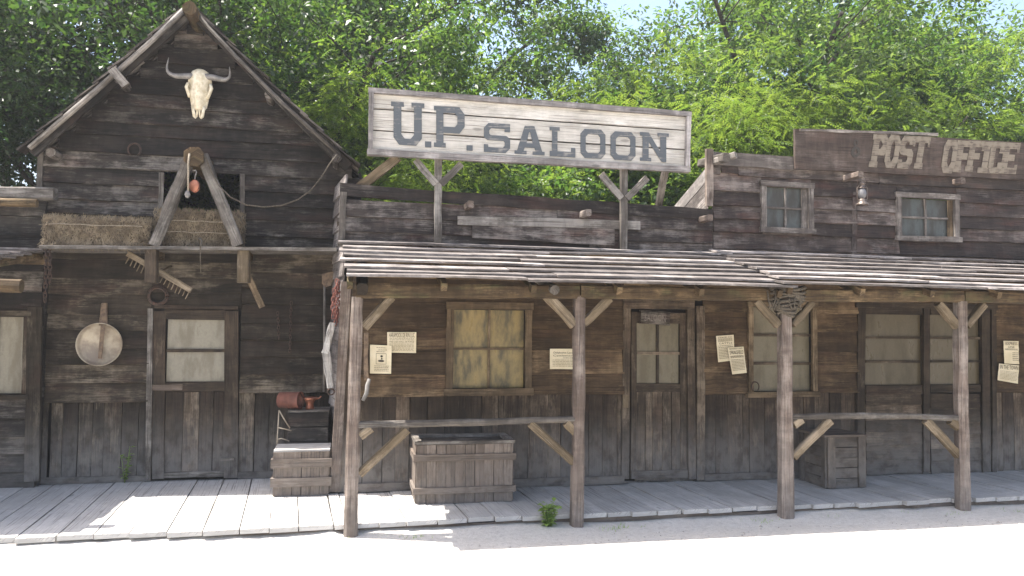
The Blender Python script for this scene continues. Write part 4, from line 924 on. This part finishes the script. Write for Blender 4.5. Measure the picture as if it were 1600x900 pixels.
plank(po, 'base_board', (sx1+.05, YW-.03, DECK+.045), (dd1[0], YW-.03, DECK+.045), .075, .03, M['porchlow'], seg=6)
bar(po, 'corner_board', (1108, 233), (1108, 322), YW-.03, 11, .05, M['post']); bar(po, 'wall_batten', (1336, 300), (1334, 405), YW-.03, 9, .015, M['po'])
plank(po, 'top_board', P(1113, 247, YW-.045), P(1241, 256, YW-.045), .15, .04, M['pframe'], seg=6, jit=.006)
# side wall with sloping top
sA = Vector((P(1106, 260, YW).x, YW+.03, 0)); d = 4.6; top0 = P(1106, 262, YW).z
pr = MB(); zt0 = top0; zt1 = 2.4
pr.plank(sA+Vector((.06, .03, 1.3)), sA+Vector((.06, d, 1.3)), 2.4, .02, (-1, 0, 0), seg=1, jit=0)
pr.plank((px1, YW+.05, 1.5), (px1, YW+d, 1.5), 2.9, .02, (1, 0, 0), seg=1, jit=0); pr.plank((sA.x, YW+d, 1.3), (px1, YW+d, 1.3), 2.4, .02, seg=1, jit=0)
psw = pr.build('side_wall', M['dark'], po)
for i in range(12):
    za = zt0-.16*(i+.5); zb2 = za-(zt0-2.55)*.93
    plank(psw, 'board', sA+Vector((0, 0, za)), sA+Vector((0, d, za-1.55)), .158, .02, M['roof'] if i else M['signframe'], n=(-1, 0, .02), seg=5)
rf = MB(); a = zt0-.08
rf.plank(((sA.x+px1)/2, YW+.1, 2.62), ((sA.x+px1)/2, YW+d, 2.3), px1-sA.x-.1, .03, (0, 0, 1), seg=1, jit=0); rf.build('roof', M['roofdark'], po)
# name board
nbd = MB(); na, nb2, nc, nd = P(1250, 204, YW-.1), P(1640, 228, YW-.1), P(1640, 279, YW-.1), P(1240, 263, YW-.1)
hL = (na.z-nd.z); zc0 = (na.z+nd.z)/2; hR = nb2.z-nc.z; zc1 = (nb2.z+nc.z)/2
name_board = plank(po, 'name_board', (nd.x+.02, YW-.085, zc0+.005), (nb2.x+1.6, YW-.085, zc1+.005), hL+.02, .04, M['board2'], w1=hL+.02, seg=14, jit=.004)
plank(po, 'name_board_cap', (na.x-.01, YW-.09, na.z+.006), (P(1455, 206, YW).x, YW-.09, P(1455, 210, YW-.1).z), .03, .06, M['pframe'], seg=7, jit=.006)
pol = [('P', 1361, 210, 1387, 261.5), ('O', 1384, 210.5, 1405, 262.5), ('S', 1405, 212, 1427, 263.5), ('T', 1425, 213, 1451, 263.5), ('O', 1473, 218.5, 1495, 270.5), ('F', 1493, 219.5, 1517, 269), ('F', 1511, 220, 1536, 268), ('I', 1528, 221, 1553, 270.5), ('C', 1546, 221.5, 1568, 271), ('E', 1564, 223, 1591, 271.5)]
letters(pol, YW-.1125, M['creampaint'], po, .36, .20, .07, .17, .2, .05, shear=8.)
letters([('O', 1330, 229, 1344, 246), ('O', 1334, 218, 1341, 228)], YW-.1125, M['ink'], po, .3, .25, .1, .1, .3, .04, shear=2.)
# upper windows
for bx_, pm in (((1187, 285, 1268, 365), 'blue'), ((1398, 303, 1495, 378), 'blue')):
    w = window(po, YW-.012, bx_, .062, 2, 2, M['pframe'], M[pm], muntin=.024, proud=.055)
    x0, z0, x1, z1 = box(bx_, YW)
    plank(w, 'shutter_board', (x1-.10, YW-.005, z0+.06), (x1-.098, YW-.005, z1-.06), .075, .02, M['pframe'] if bx_[0] < 1300 else M['frame'], seg=3)
for px, py, o_ in ((1345, 272, .3), (1505, 282, .16)): logend(po, px, py, o_, .07)
logend(po, 1135, 246, .28, .09, M['grey'], up=.05)
c = P(1150, 243, YW-.3); plank(po, 'beam_end', P(1118, 252, YW-.12), P(1150, 242, YW-.3), .07, .07, M['grey'], n=(0, 0, 1), ch=.012)
# lantern
def lantern():
    tp = P(1347, 277, YW-.27); bt = P(1346, 321, YW-.27); c = Vector((tp.x, YW-.27, bt.z)); H = tp.z-bt.z
    t = thing('oil_lantern', 'old tin oil lantern hanging from a beam end under the name board', 'lantern', c)
    def ls(n, prof, mat, k=16): b = MB(); b.lathe([(r*H, h*H) for r, h in prof], c, k); b.build(n, mat, t)
    ls('base', [(0, 0), (.20, 0), (.21, .03), (.19, .08), (.14, .1), (.15, .17), (.13, .22), (.06, .24), (0, .24)], M['lampmetal'])
    ls('globe', [(.07, .24), (.12, .3), (.145, .4), (.13, .5), (.09, .58), (.07, .6)], M['globe'])
    ls('chimney', [(.12, .6), (.125, .63), (.08, .66), (.075, .74), (.11, .76), (.10, .8), (.04, .84), (0, .85)], M['lampmetal'])
    for s in (-1, 1): tube(t, 'side_tube', [c+Vector((s*.13*H, 0, .16*H)), c+Vector((s*.2*H, 0, .25*H)), c+Vector((s*.2*H, 0, .62*H)), c+Vector((s*.09*H, 0, .72*H))], .018*H, M['lampmetal'], 6)
    tube(t, 'bail', [c+Vector((.2*H*math.cos(a), 0, .66*H+.42*H*math.sin(a))) for a in np.linspace(0, 3.1416, 13)], .009*H, M['iron'], 5)
lantern()
# lower window, double shop door
window(po, YW-.012, (1167, 472, 1274, 620), .06, 2, 3, M['frame'], M['dim'], muntin=.03, mmat=M['doorw'])
sb2 = MB()
for a, b_, wd in (((1345, 480), (1343, 738), 13), ((1446, 482), (1446, 738), 11), ((1538, 484), (1540, 738), 14), ((1551, 482), (1552, 738), 8)): strip(sb2, a, b_, YW-.015, wd, .05)
strip(sb2, (1352, 485), (1440, 486), YW-.008, 12, .03); strip(sb2, (1453, 487), (1531, 488), YW-.008, 10, .03); strip(sb2, (1336, 476), (1556, 480), YW-.03, 8, .06)
strip(sb2, (1352, 609), (1440, 609), YW-.008, 14, .03); strip(sb2, (1453, 607), (1531, 607), YW-.008, 12, .03)
sdw2 = sb2.build('double_door', M['doorw'], po)
for bx_ in ((1352, 491, 1440, 602), (1453, 492, 1531, 601)):
    x0, z0, x1, z1 = box(bx_, YW); panes(sdw2, YW-.01, x0, z0, x1, z1, 1, 3, M['shop'], M['doorw'], .028)
for a, b_ in ((1352, 1440), (1453, 1531)):
    x0, z0, x1, z1 = box((a, 616, b_, 738), YW); siding(sdw2, x0, x1, DECK+.01, z1, .155, YW+.012, M['doorw'], lap=.012)
# PO porch
zfr2 = P(1500, 449, 6.62).z
porch_roof(po, 3.98, 11.3, 8.16, 2.74, 6.615, P(1230, 447, 6.62).z, 8, .05, M['roof'], drop=.03, xaf=.05)
plank(po, 'porch_beam', (P(1248, 458, YF).x, YF, zb_+.01), (P(1500, 463, YF).x, YF, P(1500, 463, YF).z), .125, .12, M['beam'], seg=8, jit=.007, ch=.015)
plank(po, 'porch_beam', (P(1502, 463, YF).x, YF, P(1500, 463, YF).z), (11.2, YF, P(1500, 463, YF).z), .125, .12, M['beam'], seg=8, jit=.007, ch=.015)
post(po, (1226, 470), (1228, 808), .122); post(po, (1500, 471), (1505, 799), .116)
plank(po, 'porch_post', (9.1, YF, 0), (9.1, YF, 2.1), .13, .13, M['post'], ch=.02)
for a, b_, wd in (((1216, 508), (1181, 470), 13), ((1238, 508), (1269, 473), 11), ((1495, 510), (1465, 474), 13), ((1509, 509), (1537, 476), 11)): bar(po, 'brace', a, b_, YF, wd, .07, M['brace'], ch=.012, jit=.005)
rail(po, (1236, 651), (1502, 653), [((1239, 714), (1297, 657)), ((1446, 656), (1497, 711))], [((1240, 664), (1252, 655)), ((1484, 657), (1497, 667))])
# rope binding round the post head
t = thing('rope_binding', 'thick old rope wound round the head of the porch post', 'rope', P(1226, 490, YF))
for i in range(9):
    q = i/8; c = P(1226, 491-q*40, YF); r = .082+.105*min(1, q*1.5)**1.2
    pts = [c+Vector((r*math.cos(a)*1.05+uj(.006), r*.62*math.sin(a)-.01, uj(.007)+.016*math.sin(a*2+i))) for a in np.linspace(0, 6.2832, 19)]
    tube(t, 'turn', pts, .0135+.004*random.random(), M['dkrope'], 6)
for k in range(7):
    a = random.uniform(0, 6.28); c = P(1226+uj(26), 470, YF-.12); tube(t, 'loose_end', [c+Vector((uj(.03), 0, .1)), c+Vector((uj(.03), uj(.02), .0)), c+Vector((uj(.05), uj(.02), -.09))], .008, M['dkrope'], 5)
# panelled box under the rail
fl = Zp(1292, 764, DECK); fr_ = Zp(1352, 762, DECK); hB = P(1320, 683, fl.y).z-DECK
x0, x1, y0, D2 = fl.x, fr_.x, fl.y, .5
t = thing('chest', 'dark framed plank chest standing by the post office door', 'chest', (x0+.2, y0+.2, DECK))
b = MB(); b.plank((x0+.02, y0+D2/2, DECK+hB/2), (x1-.02, y0+D2/2, DECK+hB/2), hB-.03, D2-.04, seg=1, jit=0); b.build('body', M['dark'], t)
for i in range(5):
    zc = DECK+hB*(i+.5)/5
    plank(t, 'plank', (x0, y0+.01, zc), (x1, y0+.01, zc), hB/5-.006, .02, M['doorw'], seg=2); plank(t, 'plank', (x0+.01, y0+.02, zc), (x0+.01, y0+D2, zc), hB/5-.006, .02, M['doorw'], n=(-1, 0, 0), seg=2)
for xx in (x0+.045, x1-.045): plank(t, 'corner_post', (xx, y0-.012, DECK+.01), (xx, y0-.012, DECK+hB), .09, .025, M['doorw'], seg=3)
for yy in (y0+.03, y0+D2-.05): plank(t, 'corner_post', (x0-.012, yy, DECK+.01), (x0-.012, yy, DECK+hB), .07, .025, M['doorw'], n=(-1, 0, 0), seg=3)
for i in range(3): plank(t, 'lid_board', (x0-.03, y0+.07+.17*i, DECK+hB+.012), (x1+.03, y0+.07+.17*i, DECK+hB+.012), .165, .025, M['crate'], n=(0, 0, 1), seg=2)

# ================================================================== TREES
def set_mesh(name, verts, faces_flat, k, mat, smooth=False):
    me = bpy.data.meshes.new(name); nf = len(faces_flat)//k
    me.vertices.add(len(verts)); me.vertices.foreach_set('co', np.asarray(verts, dtype=np.float32).ravel())
    me.loops.add(len(faces_flat)); me.loops.foreach_set('vertex_index', np.asarray(faces_flat, dtype=np.int32))
    me.polygons.add(nf); me.polygons.foreach_set('loop_start', np.arange(0, nf*k, k, dtype=np.int32)); me.polygons.foreach_set('loop_total', np.full(nf, k, dtype=np.int32))
    me.materials.append(mat); me.update(calc_edges=True); return me
def leaves(cent, axis, up, L, W):
    """diamond leaves: arrays of base points, axes, up vectors, lengths, widths"""
    ax = axis/np.linalg.norm(axis, axis=1, keepdims=True); sd = np.cross(ax, up); sd /= np.linalg.norm(sd, axis=1, keepdims=True)+1e-9; nn = np.cross(sd, ax)
    L = L[:, None]; W = W[:, None]
    v = np.stack([cent, cent+ax*L*.45+sd*W*.5+nn*L*.08, cent+ax*L-nn*L*.06, cent+ax*L*.45-sd*W*.5+nn*L*.08], 1)
    return v.reshape(-1, 3), np.arange(len(cent)*4)
def tree_meshes(seed, H, rad, kind, trunk_r, ntip_leaf, lowcut=.14):
    rs = np.random.default_rng(seed); tips = []; wood_b = MB(); random.seed(seed)
    def grow(p, d, L, r, depth):
        n = 4; pts = [p]; rr = [r]; dd = d.copy()
        for i in range(n):
            dd = (dd+Vector(rs.normal(0, .16, 3))+Vector((0, 0, .05))).normalized(); pts.append(pts[-1]+dd*(L/n)); rr.append(r*(1-.55*(i+1)/n))
        wood_b.tube(pts, rr, 7 if depth < 2 else 5)
        if depth >= 2: tips.extend([pts[-1], pts[-2], pts[-3]] if depth == 2 else [pts[-1], pts[2]])
        if depth < 3:
            nb_ = (7, 5, 4)[depth]
            for k in range(nb_):
                q = rs.uniform(.35, 1.) if depth else .3+.7*(k+.5)/nb_; i = min(n-1, int(q*n)); pp = pts[i].lerp(pts[i+1], q*n-i)
                a = rs.uniform(0, 6.28) if depth else k*2.4+rs.uniform(-.4, .4); out = Vector((math.cos(a), math.sin(a), 0))
                nd = (dd*rs.uniform(.2, .7)+out*rs.uniform(.7, 1.1)+Vector((0, 0, rs.uniform(-.1, .45)))).normalized()
                grow(pp, nd, L*((.52, .55, .5)[depth])*rs.uniform(.75, 1.2)*(rad/2.6 if depth == 0 else 1), rr[i]*(.5 if depth == 0 else .4), depth+1)
    grow(Vector((0, 0, -.1)), Vector((rs.normal(0, .05), rs.normal(0, .05), 1)), H*.72, trunk_r, 0)
    T = np.array([tuple(t) for t in tips]); T = T[T[:, 2] > H*lowcut]
    nl = ntip_leaf; tn = rs.uniform(0, 1, len(T))
    if kind == 'frond': C = np.repeat(T, nl, 0); tone = np.repeat(tn, nl)
    else:                                   # sprays: each tip carries small tight clusters of leaves
        mm = 14; S = np.repeat(T, max(1, nl//mm), 0); S = S+np.clip(rs.normal(0, 1, S.shape), -1.7, 1.7)*np.array([.27, .27, .18])
        sup = rs.normal(0, .3, S.shape); sup[:, 2] += 1.; tone = np.repeat(np.clip(np.repeat(tn, max(1, nl//mm))+rs.normal(0, .2, len(S)), 0, 1), mm); SUP = np.repeat(sup, mm, 0)
        C = np.repeat(S, mm, 0); nl = 1
    n = len(C); sg = np.array([.34, .34, .22]) if kind == 'frond' else np.array([.095, .095, .06])
    off = np.clip(rs.normal(0, 1, (n, 3)), -1.8, 1.8)*sg; C = C+off
    if kind == 'frond':
        axis = off*np.array([1, 1, .3])+rs.normal(0, .25, (n, 3)); axis[:, 2] -= .25; ax = axis/np.linalg.norm(axis, axis=1, keepdims=True)
        up = np.zeros((n, 3)); up[:, 2] = 1; up += rs.normal(0, .25, (n, 3)); sd = np.cross(ax, up); sd /= np.linalg.norm(sd, axis=1, keepdims=True); FL = rs.uniform(.17, .27, n)
        cs, axs, ups, Ls, Ws = [], [], [], [], []
        for j in range(6):
            q = (j+.7)/6
            for s in (-1, 1):
                cs.append(C+ax*(FL*q)[:, None]+np.array([0, 0, -.12])*(FL*q*q)[:, None]); axs.append(sd*s+ax*.45+np.array([0, 0, -.15])); ups.append(up); Ls.append(rs.uniform(.05, .078, n)*(1.1-.35*q)); Ws.append(np.full(n, .031))
        v, f = leaves(np.concatenate(cs), np.concatenate(axs), np.concatenate(ups), np.concatenate(Ls), np.concatenate(Ws))
    else:
        axis = rs.normal(0, .35, (n, 3))+off*9; axis[:, 2] -= .3; up = SUP+rs.normal(0, .3, (n, 3))
        big = kind == 'broad'; L = rs.uniform(.085, .15, n) if big else rs.uniform(.085, .15, n); v, f = leaves(C, axis, up, L, L*(.8 if big else .5))
    rep_ = len(v)//len(tone); tv = np.tile(np.repeat(tone, 4), rep_//4) if kind == 'frond' else np.repeat(tone, 4)
    return wood_b, v, f, tv
protos = {}
def proto(key, seed, H, rad, kind, mat, nl, tr=.16, lowcut=.14):
    wb_, v, f, tv = tree_meshes(seed, H, rad, kind, tr, nl, lowcut)
    cm = set_mesh('crown', v, f, 4, mat); at_ = cm.attributes.new('spray', 'FLOAT', 'POINT'); at_.data.foreach_set('value', tv.astype(np.float32))
    me = bpy.data.meshes.new('trunk'); me.from_pydata([tuple(p) for p in wb_.v], [], wb_.f); uvl = me.uv_layers.new(name='UVMap'); uvl.data.foreach_set('uv', np.array(wb_.uv, dtype=np.float32).ravel()); me.polygons.foreach_set('use_smooth', wb_.sm); me.materials.append(M['bark'])
    protos[key] = (me, cm)
proto('dark', 3, 10.5, 2.6, 'leaf', M['leafdark'], 70, .2)
proto('mid', 5, 10.0, 2.6, 'leaf', M['leafmid'], 70, .2)
proto('lime', 8, 7.2, 2.4, 'frond', M['leaflime'], 17, .12)
proto('midfrond', 13, 10.5, 2.6, 'leaf', M['leafmid'], 70, .3)
proto('broad', 21, 8.5, 2.5, 'broad', M['leafbroad'], 56, .16)
proto('low', 34, 5.4, 2.6, 'leaf', M['leafmid'], 60, .1)
proto('limb', 55, 9.5, 2.6, 'leaf', M['leafdark'], 42, .3, .5)
KIND = {'limb': 'dark stemmed tree with bare lower limbs', 'dark': 'dark green leafy tree', 'mid': 'mid green leafy tree', 'lime': 'bright lime feathery locust tree', 'midfrond': 'tall spreading green tree', 'broad': 'broad leaved pale green tree', 'low': 'low bushy green tree'}
def tree(key, X, Y, sc, rot, where):
    me, cm = protos[key]
    t = thing('tree', KIND[key]+' '+where, 'tree', (X, Y, 0), 'trees behind the buildings'); t.rotation_euler = (0, 0, rot); t.scale = (sc,)*3
    for n_, m_ in (('trunk', me), ('crown', cm)):
        o = bpy.data.objects.new(n_, m_); col.objects.link(o); o.parent = t; WL[o.name] = Vector((X, Y, 0))
random.seed(99)
SPOTS = [('dark', -8.0, 14.2, 1.05, .3, 'at the far edge behind the shed'), ('dark', -5.2, 13.6, 1.0, 2.0, 'behind the shed roof'), ('dark', -2.6, 15.4, 1.1, 4.0, 'behind the barn roof slope'),
         ('mid', -.2, 15.2, 1.0, .9, 'rising behind the barn ridge'), ('lime', -.2, 13.0, .8, 2.2, 'between the barn and the saloon sign'), ('limb', 1.1, 13.4, .92, 1.9, 'rising behind the start of the sign'), ('limb', 9.4, 14.6, .8, .4, 'behind the post office name board end'), ('midfrond', 2.1, 15.4, 1.02, 1.2, 'with dark limbs above the saloon sign'),
         ('mid', 5.2, 17.5, .60, 3.3, 'behind the middle of the saloon sign'), ('midfrond', 8.2, 16.0, 1.0, 5.1, 'behind the gap right of the sign'), ('lime', 6.3, 13.3, .95, .4, 'over the saloon parapet end'), ('lime', 9.6, 13.2, .95, 3.6, 'behind the post office windows'),
         ('broad', 12.2, 14.2, 1.05, 1.0, 'above the post office lettering'), ('broad', 15.0, 15.0, 1.1, 2.5, 'beyond the post office end'), ('mid', 12.0, 19.0, 1.05, 4.4, 'far behind the post office'),
         ('low', 3.4, 13.6, .95, 1.7, 'just behind the saloon sign'), ('low', 11.0, 12.9, .85, 5.5, 'low behind the post office front'), ('dark', -6.5, 18.5, 1.1, 5.0, 'deep in the wood behind the barn'), ('dark', -11, 17.0, 1.15, 1.0, 'deep in the wood beyond the shed'),
         ('mid', .6, 20.5, 1.1, 2.8, 'deep in the wood behind the sign'), ('mid', 17.5, 19.0, 1.1, .2, 'deep in the wood past the post office'), ('mid', -2.2, 20.5, 1.15, .6, 'deep in the wood behind the barn ridge'), ('low', -1.0, 13.2, .9, 3.0, 'low against the barn roof'),
         ('low', 6.8, 21.5, 1.15, .4, 'far back under the saloon sign'), ('broad', 18.5, 15.2, 1.1, 4.5, 'at the far end of the street'),
         ('dark', 4.0, 18.0, .60, 1.1, 'behind the gap over the sign'), ('mid', 9.6, 18.4, 1.05, 2.0, 'tall behind the post office corner'), ('dark', 14.5, 18.0, 1.0, 3.9, 'dark behind the broad leaved trees'), ('broad', 10.6, 15.0, .95, 4.8, 'between the lime trees and the lettering'),
         ('lime', 7.9, 12.8, 1.0, 5.3, 'hanging over the post office left corner'), ('low', 5.0, 13.4, .95, 4.0, 'low behind the right end of the sign'), ('low', 14.0, 13.0, .9, 2.1, 'low behind the post office far end'), ('mid', 7.0, 24.0, .62, 2.4, 'in the farthest row of the wood'), ('mid', 11.4, 16.6, 1.0, 5.6, 'behind the post office name board'), ('midfrond', 6.4, 15.6, .74, 2.9, 'over the right half of the sign'), ('dark', 8.6, 20.0, 1.0, .8, 'dark in the back row past the sign'),
         ('mid', 16.5, 16.8, 1.0, 3.1, 'tall past the last lettering'), ('dark', .6, 17.2, 1.05, 3.5, 'dark between barn ridge and sign')]
for (k_, X_, Y_, s_, r_, w_) in SPOTS:      # the wood rises row by row behind the buildings
    f_ = 1. if k_ in ('lime', 'low', 'limb') else (.74 if Y_ < 14.4 else .92 if Y_ < 16.7 else 1.12)
    tree(k_, X_, Y_, s_*f_, r_, w_)

# ================================================================== small ground stuff
random.seed(5)
pb = MB()
for i in range(900):
    x = random.uniform(-4, 9); y = 6.88-abs(random.gauss(0, .35)) if random.random() < .7 else random.uniform(3.5, 6.8); r = random.uniform(.004, .012)*(2 if random.random() < .05 else 1)
    i0 = len(pb.v); c = Vector((x, y, r*.3))
    for k in range(5): a = 1.2566*k; pb.v.append(c+Vector((math.cos(a)*r*random.uniform(.8, 1.3), math.sin(a)*r*random.uniform(.8, 1.3), -r*.4)))
    pb.v.append(c+Vector((uj(r*.3), uj(r*.3), r*.7)))
    for k in range(5): pb.face((i0+k, i0+(k+1) % 5, i0+5), [(0, 0)]*3)
o = pb.build('pebbles', M['stone'], None, (0, 0, 0)); o['kind'] = 'stuff'; o['label'] = 'small pebbles strewn along the dusty street'
gb = MB()
spots = [(P(x, 850, 6.8).x, 6.84-random.random()*.12) for x in [20, 75, 110, 150, 430, 455, 480, 560, 600, 620, 640, 660, 930, 945, 960, 975, 1180, 1190, 1480, 1500, 1560, 1580, 345, 395, 300, 1300, 1420]]
for (sx, sy) in spots:
    for k in range(random.randint(10, 26)):
        x, y = sx+random.gauss(0, .07), min(6.87, sy+random.gauss(0, .025)); h = random.uniform(.015, .055); a = random.uniform(0, 6.28); w = Vector((math.cos(a), math.sin(a), 0))*.004; ln_ = Vector((uj(.03), uj(.03), h)); i0 = len(gb.v); b0 = Vector((x, y, 0))
        gb.v += [b0-w, b0+w, b0+ln_]; gb.face((i0, i0+1, i0+2), [(0, 0)]*3)
o = gb.build('grass', M['weed'], None, (0, 0, 0)); o['kind'] = 'stuff'; o['label'] = 'sparse grass tufts along the boardwalk edge'

# ------------------------------------------------------------------ thin haze volume, added to lift the blacks
hm = bpy.data.materials.new('haze'); hm.use_nodes = True; hn = hm.node_tree; hn.nodes.clear()
pv = hn.nodes.new('ShaderNodeVolumePrincipled'); pv.inputs['Density'].default_value = .0013; pv.inputs['Color'].default_value = (.93, .96, 1, 1); pv.inputs['Anisotropy'].default_value = .2
ho = hn.nodes.new('ShaderNodeOutputMaterial'); hn.links.new(pv.outputs[0], ho.inputs['Volume'])
hb = MB(); hb.v = [Vector((x, y, z)) for z in (-1, 16) for x, y in ((-155, -155), (155, -155), (155, 155), (-155, 155))]
for f_ in ((0, 3, 2, 1), (4, 5, 6, 7), (0, 1, 5, 4), (1, 2, 6, 5), (2, 3, 7, 6), (3, 0, 4, 7)): hb.face(f_, [(0, 0)]*4)
o = hb.build('haze', hm); o['kind'] = 'stuff'; o['label'] = 'thin added haze in the air over the street'
